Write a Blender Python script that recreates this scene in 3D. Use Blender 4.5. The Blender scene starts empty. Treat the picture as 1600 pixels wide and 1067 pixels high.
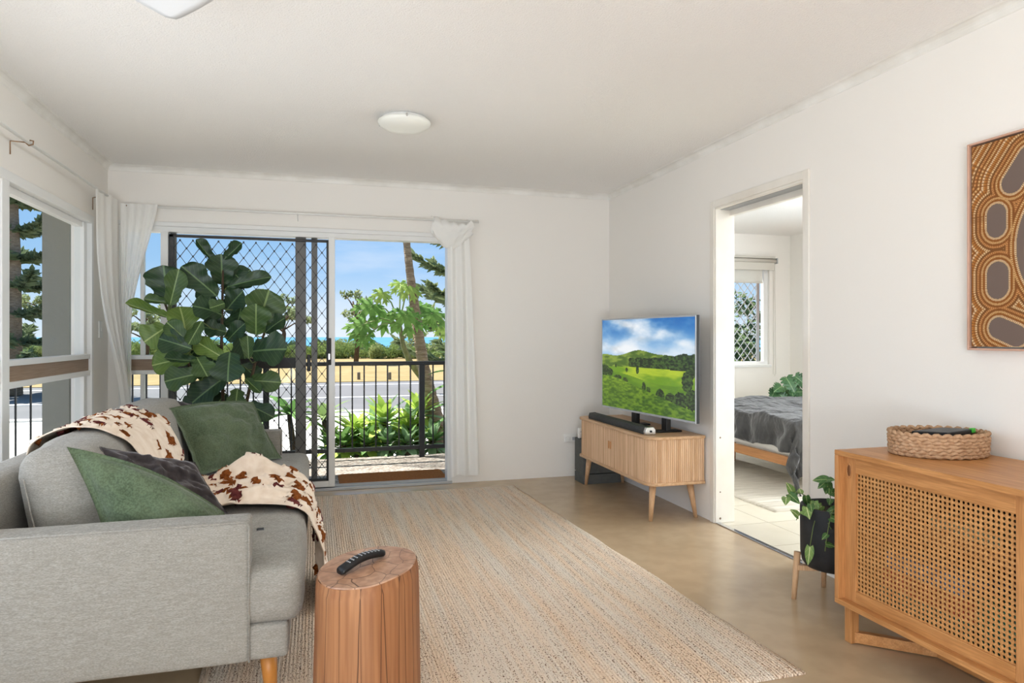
import bpy, bmesh, math, random
import numpy as np
from mathutils import Vector, Matrix, noise

# ------------------------------------------------------------------ camera, world, sun, daylight, fill lights, exposure
scene = bpy.context.scene
COL = scene.collection
F_PX, YAW, Y_HOR, CAM_H = 1075.0, math.radians(16.0), 526.0, 1.2
cam_data = bpy.data.cameras.new('camera')
cam = bpy.data.objects.new('camera', cam_data); COL.objects.link(cam)
cam.location = (0, 0, CAM_H); cam.rotation_euler = (math.radians(90), 0, -YAW)
cam_data.sensor_width = 36.0; cam_data.lens = F_PX / 1600 * 36
cam_data.shift_y = -(533.5 - Y_HOR) / 1600
cam_data.clip_start = 0.05; cam_data.clip_end = 9000
scene.camera = cam

scene.view_settings.view_transform = 'Standard'
scene.view_settings.look = 'None'
scene.view_settings.gamma = 1.0
scene.view_settings.use_curve_mapping = False
scene.view_settings.exposure = 0.5
scene.cycles.max_bounces = 10
scene.cycles.diffuse_bounces = 6
scene.cycles.transparent_max_bounces = 24
scene.cycles.sample_clamp_indirect = 6.0
scene.cycles.caustics_reflective = False
scene.cycles.caustics_refractive = False

def lin(c):
    return tuple(((v / 255) / 12.92 if v / 255 <= 0.04045 else ((v / 255 + 0.055) / 1.055) ** 2.4) for v in c) + (1.0,)

world = bpy.data.worlds.new('sky'); scene.world = world; world.use_nodes = True
wn, wl = world.node_tree.nodes, world.node_tree.links
wn.clear()
w_out = wn.new('ShaderNodeOutputWorld'); w_bg = wn.new('ShaderNodeBackground')
w_co = wn.new('ShaderNodeTexCoord'); w_sep = wn.new('ShaderNodeSeparateXYZ'); w_ramp = wn.new('ShaderNodeValToRGB')
wl.new(w_co.outputs['Generated'], w_sep.inputs[0]); wl.new(w_sep.outputs['Z'], w_ramp.inputs[0])
cr = w_ramp.color_ramp
cr.elements[0].position = 0.0; cr.elements[0].color = lin((222, 234, 246))
cr.elements[1].position = 1.0; cr.elements[1].color = lin((120, 172, 232))
for p, c in ((0.05, (190, 217, 243)), (0.10, (158, 199, 240)), (0.2, (140, 187, 238)), (0.5, (128, 178, 234))):
    e = cr.elements.new(p); e.color = lin(c)
w_map = wn.new('ShaderNodeMapping'); w_map.inputs['Scale'].default_value = (3, 3, 12)
w_noise = wn.new('ShaderNodeTexNoise'); w_noise.inputs['Scale'].default_value = 1.6; w_noise.inputs['Detail'].default_value = 6
w_cr = wn.new('ShaderNodeValToRGB'); w_cr.color_ramp.elements[0].position = 0.5; w_cr.color_ramp.elements[1].position = 0.8
w_cr.color_ramp.elements[1].color = (0.5, 0.5, 0.5, 1)
w_mix = wn.new('ShaderNodeMixRGB'); w_mix.inputs[2].default_value = lin((246, 248, 252))
wl.new(w_co.outputs['Generated'], w_map.inputs[0]); wl.new(w_map.outputs[0], w_noise.inputs['Vector'])
wl.new(w_noise.outputs[0], w_cr.inputs[0]); wl.new(w_cr.outputs[0], w_mix.inputs[0]); wl.new(w_ramp.outputs[0], w_mix.inputs[1])
wl.new(w_mix.outputs[0], w_bg.inputs[0]); w_bg.inputs[1].default_value = 0.78
wl.new(w_bg.outputs[0], w_out.inputs[0])

def light(name, kind, loc, rot, energy, color=(1, 1, 1), size=None):
    d = bpy.data.lights.new(name, kind); d.energy = energy; d.color = color
    if size: d.shape = 'RECTANGLE'; d.size, d.size_y = size
    o = bpy.data.objects.new(name, d); COL.objects.link(o); o.location = loc; o.rotation_euler = rot
    return o
SUN = light('sun', 'SUN', (0, -20, 30), (math.radians(-30), 0, math.radians(52)), 7.8, (1, 0.95, 0.87))
SUN.data.angle = 0.01
# side window daylight, with added fill lights behind the camera and in the bedroom
light('rear_upward_fill', 'AREA', (-0.45, -1.9, 0.4), (math.radians(152), 0, 0), 103, (0.80, 0.892, 1.0), (1.8, 1.2))  # added fill aimed up at the ceiling; the rear wall has no window
light('side_window_daylight', 'AREA', (-1.385, 2.25, 1.05), (math.radians(90), 0, math.radians(-90)), 16, (0.81, 0.895, 1.0), (2.6, 1.3))
light('bedroom_fill', 'AREA', (5.6, 3.6, 1.45), (math.radians(90), 0, math.radians(90)), 92, (0.82, 0.91, 1.0), (1.8, 1.5))  # added unseen fill in front of the solid bedroom side wall

# ------------------------------------------------------------------ helpers
SI, CO = math.sin(YAW), math.cos(YAW)
def ray(x, y):
    a = (x - 800) / F_PX
    return Vector((SI + a * CO, CO - a * SI, -(y - Y_HOR) / F_PX))
def at_y(x, y, Y):                      # the point at depth Y seen at a photo pixel
    r = ray(x, y); t = Y / r.y
    return Vector((r.x * t, Y, CAM_H + r.z * t))
def at_d(x, y, d):
    r = ray(x, y); return Vector((r.x * d, r.y * d, CAM_H + r.z * d))
def at_z(x, y, z):
    r = ray(x, y); t = (z - CAM_H) / r.z
    return Vector((r.x * t, r.y * t, z))

def link(o, parent=None):
    COL.objects.link(o)
    if parent is not None: o.parent = parent
    return o
def tag(o, label=None, cat=None, group=None, kind=None):
    if label: o['label'] = label
    if cat: o['category'] = cat
    if group: o['group'] = group
    if kind: o['kind'] = kind
    return o
def empty(name, loc=(0, 0, 0), rz=0, label=None, cat=None, group=None):
    o = bpy.data.objects.new(name, None); COL.objects.link(o)
    o.location = loc; o.rotation_euler = (0, 0, rz); o.empty_display_size = 0.1
    return tag(o, label, cat, group)

class MB:
    """collects geometry for one mesh object"""
    def __init__(s): s.v, s.f, s.m = [], [], []
    def add(s, vf, M=None, mi=0):
        v, f = vf; k = len(s.v)
        s.v += [tuple(M @ Vector(p)) if M is not None else tuple(p) for p in v]
        s.f += [tuple(i + k for i in q) for q in f]; s.m += [mi] * len(f)
        return s
    def box(s, a, b, mi=0): return s.add(box(a, b), None, mi)
    def tube(s, pts, r, n=8, mi=0): return s.add(tube(pts, r, n), None, mi)
    def build(s, name, mats, parent=None, smooth=False, bevel=0, seg=2):
        me = bpy.data.meshes.new(name); me.from_pydata(s.v, [], s.f)
        for m in (mats if isinstance(mats, (list, tuple)) else [mats]): me.materials.append(m)
        if any(s.m): me.polygons.foreach_set('material_index', s.m)
        if bevel:
            bm = bmesh.new(); bm.from_mesh(me); bmesh.ops.recalc_face_normals(bm, faces=bm.faces)
            es = [e for e in bm.edges if len(e.link_faces) == 2 and e.calc_face_angle(0) > 0.7]
            bmesh.ops.bevel(bm, geom=es, offset=bevel, segments=seg, profile=0.5, affect='EDGES', clamp_overlap=True)
            bm.to_mesh(me); bm.free()
        if smooth: me.polygons.foreach_set('use_smooth', [True] * len(me.polygons))
        me.update()
        return link(bpy.data.objects.new(name, me), parent)

def box(a, b):
    (x0, y0, z0), (x1, y1, z1) = a, b
    x0, x1 = min(x0, x1), max(x0, x1); y0, y1 = min(y0, y1), max(y0, y1); z0, z1 = min(z0, z1), max(z0, z1)
    v = [(x0, y0, z0), (x1, y0, z0), (x1, y1, z0), (x0, y1, z0), (x0, y0, z1), (x1, y0, z1), (x1, y1, z1), (x0, y1, z1)]
    return v, [(0, 3, 2, 1), (4, 5, 6, 7), (0, 1, 5, 4), (1, 2, 6, 5), (2, 3, 7, 6), (3, 0, 4, 7)]
def tube(pts, r, n=8, cap=True):
    pts = [Vector(p) for p in pts]; N = len(pts)
    rs = r if isinstance(r, (list, tuple)) else [r] * N
    v, f = [], []; up = None
    for i, p in enumerate(pts):
        t = (pts[min(i + 1, N - 1)] - pts[max(i - 1, 0)]).normalized()
        if up is None: up = Vector((0, 0, 1)) if abs(t.z) < 0.9 else Vector((1, 0, 0))
        a = t.cross(up)
        if a.length < 1e-5: a = t.orthogonal()
        a.normalize(); b = a.cross(t).normalized(); up = b
        for k in range(n):
            an = 2 * math.pi * k / n
            v.append(tuple(p + (a * math.cos(an) + b * math.sin(an)) * rs[i]))
    for i in range(N - 1):
        for k in range(n):
            q = (k + 1) % n
            f.append((i * n + k, i * n + q, (i + 1) * n + q, (i + 1) * n + k))
    if cap: f += [tuple(range(n - 1, -1, -1)), tuple((N - 1) * n + k for k in range(n))]
    return v, f
def lathe(prof, n=24, sx=1, sy=1, cap=True):
    v, f = [], []
    for r, z in prof:
        for k in range(n):
            a = 2 * math.pi * k / n; v.append((r * math.cos(a) * sx, r * math.sin(a) * sy, z))
    for i in range(len(prof) - 1):
        for k in range(n):
            q = (k + 1) % n; f.append((i * n + k, i * n + q, (i + 1) * n + q, (i + 1) * n + k))
    if cap: f += [tuple(range(n - 1, -1, -1)), tuple((len(prof) - 1) * n + k for k in range(n))]
    return v, f
def gridf(fn, nu, nv):
    v = [tuple(fn(i / (nu - 1), j / (nv - 1))) for j in range(nv) for i in range(nu)]
    f = [(j * nu + i, j * nu + i + 1, (j + 1) * nu + i + 1, (j + 1) * nu + i) for j in range(nv - 1) for i in range(nu - 1)]
    return v, f
def rbox(size, r, m=8, puff=(0, 0, 0), fn=None, k=3):
    """rounded box centred on the origin; puff swells its faces, fn displaces"""
    h = [s / 2 for s in size]
    def axis(hh):
        c = [-hh + r * (1 - math.cos(math.pi / 4 * i / k)) / (1 - math.cos(math.pi / 4)) * 0.999 for i in range(k + 1)]
        inner = [-(hh - r) + 2 * (hh - r) * i / m for i in range(1, m)]
        return c + inner + [-x for x in reversed(c)]
    ax = [axis(x) for x in h]; v, f, idx = [], [], {}
    def vid(p):
        key = tuple(round(c, 5) for c in p)
        if key in idx: return idx[key]
        P = Vector(p); inn = Vector([max(-(h[i] - r), min(h[i] - r, p[i])) for i in range(3)])
        d = P - inn
        if d.length > 1e-7: P = inn + d.normalized() * r
        u = [p[i] / h[i] for i in range(3)]
        for i in range(3):
            if puff[i]:
                j, l = (i + 1) % 3, (i + 2) % 3
                P[i] += puff[i] * u[i] * (1 - u[j] ** 2) * (1 - u[l] ** 2)
        if fn: P = fn(P, u)
        idx[key] = len(v); v.append(tuple(P)); return idx[key]
    for i in range(3):
        j, l = (i + 1) % 3, (i + 2) % 3
        for sgn in (-1, 1):
            for a in range(len(ax[j]) - 1):
                for b in range(len(ax[l]) - 1):
                    q = []
                    for (aa, bb) in ((a, b), (a + 1, b), (a + 1, b + 1), (a, b + 1)):
                        p = [0, 0, 0]; p[i] = sgn * h[i]; p[j] = ax[j][aa]; p[l] = ax[l][bb]; q.append(vid(p))
                    f.append(tuple(q if sgn > 0 else q[::-1]))
    return v, f
def shift(vf, d): return [tuple(Vector(p) + Vector(d)) for p in vf[0]], vf[1]
def fbm(p, o=4):
    return noise.fractal(Vector(p), 1.0, 2.0, o)
def part(name, vf, m, parent=None, smooth=False, bevel=0, seg=2):
    return MB().add(vf).build(name, m, parent, smooth, bevel, seg)
def inst(src, name, parent=None, M=None):
    o = bpy.data.objects.new(name, src.data if hasattr(src, 'data') else src); COL.objects.link(o)
    if parent is not None: o.parent = parent
    if M is not None: o.matrix_basis = M
    return o
def frame_m(loc, y, zhint, s=(1, 1, 1)):
    y = Vector(y).normalized(); z = Vector(zhint); z = (z - y * z.dot(y))
    if z.length < 1e-4: z = y.orthogonal()
    z.normalize(); x = y.cross(z)
    R = Matrix((x, y, z)).transposed().to_4x4()
    return Matrix.Translation(loc) @ R @ Matrix.Diagonal((*s, 1))

# ------------------------------------------------------------------ materials
def mat(name, col, rough=0.6, metal=0.0, spec=0.4, col2=None, vs=4.0, stretch=(1, 1, 1), lo=0.35, hi=0.65, detail=4,
        bump=0.0, bs=60.0, bstretch=None, bdist=0.01, fine=None, fs=200.0, fstretch=None, famt=0.3, sheen=0, alpha=None):
    m = bpy.data.materials.new(name); m.use_nodes = True
    nt = m.node_tree; N, L = nt.nodes, nt.links; b = N['Principled BSDF']
    b.inputs['Base Color'].default_value = lin(col); b.inputs['Roughness'].default_value = rough
    b.inputs['Metallic'].default_value = metal; b.inputs['Specular IOR Level'].default_value = spec
    if sheen: b.inputs['Sheen Weight'].default_value = sheen
    tc = N.new('ShaderNodeTexCoord')
    def tex(scale, st, det):
        mp = N.new('ShaderNodeMapping'); mp.inputs['Scale'].default_value = st
        L.new(tc.outputs['Object'], mp.inputs[0])
        n = N.new('ShaderNodeTexNoise'); n.inputs['Scale'].default_value = scale; n.inputs['Detail'].default_value = det
        L.new(mp.outputs[0], n.inputs['Vector']); return n
    out = None
    if col2:
        n = tex(vs, stretch, detail); r = N.new('ShaderNodeValToRGB')
        r.color_ramp.elements[0].position, r.color_ramp.elements[1].position = lo, hi
        r.color_ramp.elements[0].color, r.color_ramp.elements[1].color = lin(col), lin(col2)
        L.new(n.outputs[0], r.inputs[0]); out = r.outputs[0]
    if fine:
        n = tex(fs, fstretch or stretch, 2); r = N.new('ShaderNodeValToRGB')
        r.color_ramp.elements[0].position, r.color_ramp.elements[1].position = 0.4, 0.6
        r.color_ramp.elements[0].color, r.color_ramp.elements[1].color = (0, 0, 0, 1), (famt, famt, famt, 1)
        x = N.new('ShaderNodeMixRGB'); x.inputs[1].default_value = lin(col); x.inputs[2].default_value = lin(fine)
        if out: L.new(out, x.inputs[1])
        L.new(n.outputs[0], r.inputs[0]); L.new(r.outputs[0], x.inputs[0]); out = x.outputs[0]
    if out: L.new(out, b.inputs['Base Color'])
    if bump:
        n = tex(bs, bstretch or (1, 1, 1), 3); bp = N.new('ShaderNodeBump')
        bp.inputs['Strength'].default_value = bump; bp.inputs['Distance'].default_value = bdist
        L.new(n.outputs[0], bp.inputs['Height']); L.new(bp.outputs[0], b.inputs['Normal'])
    return m

WALL = mat('wall_paint', (239, 235, 229), 0.75, spec=0.2, bump=0.08, bs=90, bdist=0.003)
CEIL = mat('ceiling_stipple', (247, 245, 242), 0.9, spec=0.1, bump=0.7, bs=130, bdist=0.006)
CORNICE = mat('cornice_paint', (240, 238, 233), 0.55, col2=(228, 225, 218), vs=6)
TRIM = mat('trim_gloss_paint', (236, 232, 224), 0.35, spec=0.5, col2=(228, 221, 210), vs=3)
ALU = mat('white_aluminium', (232, 232, 230), 0.35, spec=0.5)
ALU2 = mat('silver_aluminium', (178, 180, 182), 0.35, 0.6)
DARKALU = mat('dark_grille_metal', (62, 61, 60), 0.5, 0.3)
GREYALU = mat('grey_stile_metal', (118, 117, 114), 0.5, 0.2)
FLOOR = mat('lino_floor', (190, 167, 136), 0.22, spec=0.42, col2=(184, 160, 129), vs=2.5, fine=(164, 141, 112), fs=9, famt=0.3, bump=0.03, bs=20, bdist=0.003)
OAK = mat('pale_oak', (220, 184, 146), 0.5, col2=(202, 162, 122), vs=7, stretch=(8, 8, 0.7), fine=(160, 116, 76), fs=30, fstretch=(8, 8, 0.5), famt=0.35)
OAKY = mat('pale_oak_lengthwise', (220, 184, 146), 0.45, col2=(202, 162, 122), vs=6, stretch=(9, 0.6, 9), fine=(164, 120, 80), fs=30, fstretch=(8, 0.4, 8), famt=0.3)
HONEY = mat('honey_oak_lengthwise', (206, 150, 94), 0.42, col2=(184, 128, 74), vs=6, stretch=(9, 0.6, 9), fine=(146, 94, 50), fs=30, fstretch=(8, 0.4, 8), famt=0.35)
HONEYZ = mat('honey_oak_upright', (204, 148, 94), 0.45, col2=(184, 128, 76), vs=6, stretch=(9, 9, 0.6), fine=(146, 94, 50), fs=30, fstretch=(8, 8, 0.4), famt=0.35)
CANE = mat('woven_cane', (204, 152, 94), 0.55, col2=(188, 134, 78), vs=60, fine=(150, 100, 56), fs=300, famt=0.4)
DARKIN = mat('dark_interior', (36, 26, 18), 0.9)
SOFA = mat('light_grey_weave', (160, 156, 148), 0.95, spec=0.15, col2=(146, 142, 134), vs=30, stretch=(1, 1, 8), fine=(120, 116, 108), fs=150, fstretch=(1, 1, 4), famt=0.6, bump=0.4, bs=260, bdist=0.003, sheen=0.15)
GREEN = mat('sage_linen', (86, 97, 74), 0.95, spec=0.12, col2=(72, 84, 63), vs=7, fine=(120, 138, 108), fs=160, famt=0.3, bump=0.4, bs=22, bdist=0.01, sheen=0.2)
CHAR = mat('charcoal_velvet', (76, 68, 67), 0.9, spec=0.15, col2=(54, 48, 48), vs=14, stretch=(1, 4, 1), bump=0.4, bs=26, bdist=0.01, sheen=0.3)
CREAM = mat('cream_knit', (236, 220, 202), 0.95, spec=0.1, col2=(224, 204, 182), vs=20, bump=0.3, bs=300, bdist=0.002)
RUST = mat('rust_tuft', (158, 92, 46), 1.0, spec=0.05, col2=(128, 68, 32), vs=70, bump=1.0, bs=160, bdist=0.012)
PLUM = mat('plum_tuft', (126, 66, 60), 1.0, spec=0.05, col2=(98, 48, 48), vs=70, bump=1.0, bs=160, bdist=0.012)
HONEYLEG = mat('amber_leg_wood', (196, 132, 62), 0.4, col2=(176, 112, 48), vs=6, stretch=(8, 8, 0.6))
BLACK = mat('black_plastic', (22, 22, 23), 0.45)
BLACKM = mat('black_rail_paint', (30, 33, 36), 0.4, spec=0.5)
DGREY = mat('charcoal_grille_cloth', (64, 65, 64), 0.75, col2=(54, 55, 54), vs=90)
SUBG = mat('grey_speaker_box', (92, 94, 91), 0.7, col2=(84, 86, 84), vs=30)
CHROME = mat('chrome', (205, 205, 206), 0.18, 1.0)
WHITEP = mat('white_plastic', (238, 237, 233), 0.4)
POT = mat('matt_black_pot', (38, 40, 43), 0.6, col2=(32, 34, 36), vs=30)
SOIL = mat('dark_soil', (48, 38, 30), 1.0, bump=1, bs=80)
ROPE = mat('jute_rope', (196, 162, 130), 0.95, spec=0.1, col2=(172, 136, 104), vs=70, bump=0.6, bs=200, bdist=0.004)
COIR = mat('coir_mat', (166, 108, 64), 1.0, spec=0.05, col2=(140, 86, 46), vs=60, fine=(196, 138, 90), fs=260, famt=0.5, bump=1, bs=240, bdist=0.01)
BARK = mat('grey_brown_bark', (186, 166, 144), 0.95, spec=0.1, col2=(146, 126, 106), vs=9, stretch=(1, 1, 5), bump=1, bs=20, bstretch=(1, 1, 3), bdist=0.03)
STEMB = mat('brown_stem', (92, 76, 58), 0.9, col2=(66, 54, 42), vs=20, stretch=(1, 1, 0.3))
DUVET = mat('charcoal_duvet', (76, 75, 74), 0.95, spec=0.1, col2=(62, 61, 61), vs=10, bump=0.9, bs=11, bstretch=(1, 1, 0.5), bdist=0.05, sheen=0.25)
SHEET = mat('white_mattress', (226, 224, 220), 0.9)
BEDWOOD = mat('bed_rail_wood', (186, 132, 84), 0.5, col2=(164, 112, 68), vs=6, stretch=(8, 0.6, 8))
BTILE = mat('cream_floor_tile', (216, 208, 190), 0.3, col2=(206, 197, 178), vs=3)
GROUT = mat('tile_grout', (160, 152, 138), 0.9)
BLIND = mat('roller_blind', (206, 202, 192), 0.85)

def wood_panel_mat():
    return mat('grey_brown_woodgrain', (158, 134, 112), 0.5, col2=(134, 110, 90), vs=5, stretch=(1, 1, 30), lo=0.3, hi=0.7)
WOODP = wood_panel_mat()

def glass_mat():
    m = bpy.data.materials.new('window_glass'); m.use_nodes = True; N, L = m.node_tree.nodes, m.node_tree.links
    N.clear(); o = N.new('ShaderNodeOutputMaterial'); t = N.new('ShaderNodeBsdfTransparent'); g = N.new('ShaderNodeBsdfGlossy')
    t.inputs[0].default_value = (0.97, 0.985, 0.98, 1); g.inputs['Roughness'].default_value = 0.02
    mx = N.new('ShaderNodeMixShader'); mx.inputs[0].default_value = 0.006
    L.new(t.outputs[0], mx.inputs[1]); L.new(g.outputs[0], mx.inputs[2]); L.new(mx.outputs[0], o.inputs[0])
    return m
GLASS = glass_mat()
def sheer_mat(name, col, tr):
    m = bpy.data.materials.new(name); m.use_nodes = True; N, L = m.node_tree.nodes, m.node_tree.links
    N.clear(); o = N.new('ShaderNodeOutputMaterial'); d = N.new('ShaderNodeBsdfDiffuse'); d.inputs[0].default_value = lin(col)
    t = N.new('ShaderNodeBsdfTranslucent'); t.inputs[0].default_value = lin(col); p = N.new('ShaderNodeBsdfTransparent')
    a = N.new('ShaderNodeMixShader'); a.inputs[0].default_value = 0.28; b = N.new('ShaderNodeMixShader'); b.inputs[0].default_value = tr
    L.new(d.outputs[0], a.inputs[1]); L.new(t.outputs[0], a.inputs[2]); L.new(a.outputs[0], b.inputs[1]); L.new(p.outputs[0], b.inputs[2]); L.new(b.outputs[0], o.inputs[0])
    return m
SHEER = sheer_mat('sheer_white_voile', (252, 251, 248), 0.06)
BLINDSH = sheer_mat('sheer_blind_cloth', (236, 232, 222), 0.25)
def vcol_mat(name, rough=0.8, emit=0.0, spec=0.3):
    m = bpy.data.materials.new(name); m.use_nodes = True; N, L = m.node_tree.nodes, m.node_tree.links; b = N['Principled BSDF']
    a = N.new('ShaderNodeVertexColor'); a.layer_name = 'print'
    b.inputs['Roughness'].default_value = rough; b.inputs['Specular IOR Level'].default_value = spec
    if emit:
        b.inputs['Base Color'].default_value = (0.01, 0.01, 0.01, 1)
        L.new(a.outputs[0], b.inputs['Emission Color']); b.inputs['Emission Strength'].default_value = emit
    else: L.new(a.outputs[0], b.inputs['Base Color'])
    return m
def printed(name, P0, U, V, img, m, parent=None):
    """a flat print: img (rows, cols, 3) sRGB 0-255, one face for each cell"""
    h, w = img.shape[:2]
    uu, vv = np.meshgrid(np.linspace(0, 1, w + 1), np.linspace(0, 1, h + 1))
    co = np.array(P0)[None, None] + uu[..., None] * np.array(U) + vv[..., None] * np.array(V)
    i = np.arange(h)[:, None] * (w + 1) + np.arange(w)[None]
    f = np.stack([i, i + 1, i + w + 2, i + w + 1], -1).reshape(-1, 4)
    me = bpy.data.meshes.new(name); me.from_pydata(co.reshape(-1, 3).tolist(), [], f.tolist()); me.materials.append(m)
    c = img.reshape(-1, 3) / 255.0; c = np.where(c <= 0.04045, c / 12.92, ((c + 0.055) / 1.055) ** 2.4)
    at = me.color_attributes.new('print', 'FLOAT_COLOR', 'CORNER')
    cc = np.ones((h * w, 4, 4)); cc[:, :, :3] = c[:, None, :]
    at.data.foreach_set('color', cc.reshape(-1).astype(np.float32)); me.update()
    return link(bpy.data.objects.new(name, me), parent)
def leaf_mat(name, col, col2, vein, rough=0.45, veins=True, k=16.0, wl_=0.02):
    """leaf in its own coordinates: y along the midrib 0..1, x across"""
    m = mat(name, col, rough, spec=0.35, col2=col2, vs=2.5)
    N, L = m.node_tree.nodes, m.node_tree.links; b = N['Principled BSDF']
    if veins:
        src = b.inputs['Base Color'].links[0].from_socket
        tc = N.new('ShaderNodeTexCoord'); sp = N.new('ShaderNodeSeparateXYZ'); L.new(tc.outputs['Object'], sp.inputs[0])
        ab = N.new('ShaderNodeMath'); ab.operation = 'ABSOLUTE'; L.new(sp.outputs[0], ab.inputs[0])
        lt = N.new('ShaderNodeMath'); lt.operation = 'LESS_THAN'; L.new(ab.outputs[0], lt.inputs[0]); lt.inputs[1].default_value = wl_
        mu = N.new('ShaderNodeMath'); mu.operation = 'MULTIPLY_ADD'; L.new(ab.outputs[0], mu.inputs[0]); mu.inputs[1].default_value = -0.9; L.new(sp.outputs[1], mu.inputs[2])
        m2 = N.new('ShaderNodeMath'); m2.operation = 'MULTIPLY'; L.new(mu.outputs[0], m2.inputs[0]); m2.inputs[1].default_value = k / 2
        fr = N.new('ShaderNodeMath'); fr.operation = 'FRACT'; L.new(m2.outputs[0], fr.inputs[0])
        l2 = N.new('ShaderNodeMath'); l2.operation = 'LESS_THAN'; L.new(fr.outputs[0], l2.inputs[0]); l2.inputs[1].default_value = 0.1
        s2 = N.new('ShaderNodeMath'); s2.operation = 'MULTIPLY'; L.new(l2.outputs[0], s2.inputs[0]); s2.inputs[1].default_value = 0.3
        mx = N.new('ShaderNodeMath'); mx.operation = 'MAXIMUM'; L.new(lt.outputs[0], mx.inputs[0]); L.new(s2.outputs[0], mx.inputs[1])
        x = N.new('ShaderNodeMixRGB'); L.new(mx.outputs[0], x.inputs[0]); L.new(src, x.inputs[1]); x.inputs[2].default_value = lin(vein)
        L.new(x.outputs[0], b.inputs['Base Color'])
    return m
def leafy(name, col, col2, rough=0.7):
    """foliage with some light passing through"""
    m = mat(name, col, rough, spec=0.2, col2=col2, vs=0.9, lo=0.3, hi=0.7)
    N, L = m.node_tree.nodes, m.node_tree.links; b = N['Principled BSDF']; o = N['Material Output']
    src = b.inputs['Base Color'].links[0].from_socket
    t = N.new('ShaderNodeBsdfTranslucent'); L.new(src, t.inputs[0]); mx = N.new('ShaderNodeMixShader'); mx.inputs[0].default_value = 0.3
    L.new(b.outputs[0], mx.inputs[1]); L.new(t.outputs[0], mx.inputs[2]); L.new(mx.outputs[0], o.inputs[0])
    return m
# ------------------------------------------------------------------ room shell
XL, XR, YB, YR, ZC, WT = -1.43, 2.48, 5.56, -2.6, 2.44, 0.12
ZD = 2.02                                   # head of the balcony opening
OX0, OX1 = -1.36, 1.08                      # balcony opening
WY0, WY1, WZ0, WZ1 = 0.6, 5.18, 0.32, 2.0   # left window opening
DY0, DY1, DZ = 3.06, 3.90, 2.03             # bedroom doorway
BX1, BY0, BY1 = 5.63, 2.36, 7.2             # bedroom extents
XRO = XR + 0.13
def struct(o, label): return tag(o, label, None, None, 'structure')

fl = MB().box((XL - WT, YR - WT, -0.12), (XR, YB + WT, 0)).build('floor', FLOOR); struct(fl, 'tan lino floor of the living room')
ce = MB().box((XL - WT, YR - WT, ZC), (BX1 + WT, YB + WT, ZC + 0.1)).build('ceiling', CEIL); struct(ce, 'white stippled ceiling')
wb = MB().box((OX0, YB, ZD), (OX1, YB + WT, ZC)).box((XL, YB, 0), (OX0, YB + WT, ZC)).box((OX1, YB, 0), (XR, YB + WT, ZC)).build('wall_back', WALL)
struct(wb, 'white wall holding the balcony door')
wlft = MB().box((XL - WT, YR, WZ1), (XL, YB + WT, ZC)).box((XL - WT, YR, 0), (XL, YB + WT, WZ0)).box((XL - WT, WY1, WZ0), (XL, YB + WT, WZ1)).box((XL - WT, YR, WZ0), (XL, WY0, WZ1)).build('wall_left', WALL)
struct(wlft, 'white wall with the wide side window')
wr = MB().box((XR, YR, 0), (XRO, DY0, ZC)).box((XR, DY1, 0), (XRO, BY1, ZC)).box((XR, DY0, DZ), (XRO, DY1, ZC)).build('wall_right', WALL)
struct(wr, 'long white wall with the bedroom doorway')
wrr = MB().box((XL - WT, YR - WT, 0), (XRO, YR, ZC)).build('wall_rear', WALL); struct(wrr, 'white wall behind the viewer')

def cornice(name, p0, p1, inward, label):
    """cove moulding between wall and ceiling from p0 to p1"""
    p0, p1, n = Vector(p0), Vector(p1), Vector(inward); s = 0.045; prof = [(0, -s)]
    prof += [(s * (1 - math.cos(a)) * 0.75 + 0.004, -s + s * math.sin(a) * 0.8 + 0.004) for a in [math.pi / 2 * i / 6 for i in range(7)]]
    prof += [(s, 0), (0, 0)]
    v, f = [], []; K = len(prof); steps = 24
    for i in range(steps + 1):
        b = p0.lerp(p1, i / steps)
        for a, z in prof:
            j = 0.002 * noise.noise(b * 7 + Vector((a * 90, z * 90, 0)))
            v.append(tuple(b + n * max(0.0, a + (j if a > 0 else 0)) + Vector((0, 0, ZC + z))))
    for i in range(steps):
        for k in range(K - 1): f.append((i * K + k, i * K + k + 1, (i + 1) * K + k + 1, (i + 1) * K + k))
    o = part(name, (v, f), CORNICE); struct(o, label)
cornice('trim_1', (XL, YB, 0), (XR, YB, 0), (0, -1, 0), 'white cornice above the balcony door wall')
cornice('trim_2', (XL, YR, 0), (XL, YB, 0), (1, 0, 0), 'white cornice above the side window wall')
cornice('trim_3', (XR, YR, 0), (XR, YB, 0), (-1, 0, 0), 'white cornice above the bedroom doorway wall')

# bedroom doorway: lining, narrow architrave, pocket track, threshold
dr = empty('door_1'); struct(dr, 'white painted opening to the bedroom')
LT = 0.012
MB().box((XR - 0.004, DY1 - LT, 0), (XRO + 0.004, DY1 + 0.001, DZ)).build('jamb', TRIM, dr, bevel=0.003)
MB().box((XR - 0.004, DY0 - 0.001, 0), (XRO + 0.004, DY0 + LT, DZ)).build('jamb', TRIM, dr, bevel=0.003)
MB().box((XR - 0.004, DY0, DZ - LT), (XR + 0.03, DY1, DZ + 0.001)).box((XR + 0.1, DY0, DZ - 0.05), (XRO + 0.004, DY1, DZ + 0.001)).build('head_lining', TRIM, dr, bevel=0.003)
MB().box((XR + 0.03, DY0 + LT, DZ - 0.014), (XR + 0.1, DY1 - LT, DZ - 0.002)).build('door_track', ALU2, dr)
MB().box((XR - 0.012, DY1, 0), (XR, DY1 + 0.045, DZ + 0.045)).build('architrave', TRIM, dr, bevel=0.003)
MB().box((XR - 0.012, DY0 - 0.045, 0), (XR, DY0, DZ + 0.045)).build('architrave', TRIM, dr, bevel=0.003)
MB().box((XR - 0.012, DY0, DZ), (XR, DY1, DZ + 0.045)).build('architrave', TRIM, dr, bevel=0.003)
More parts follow.
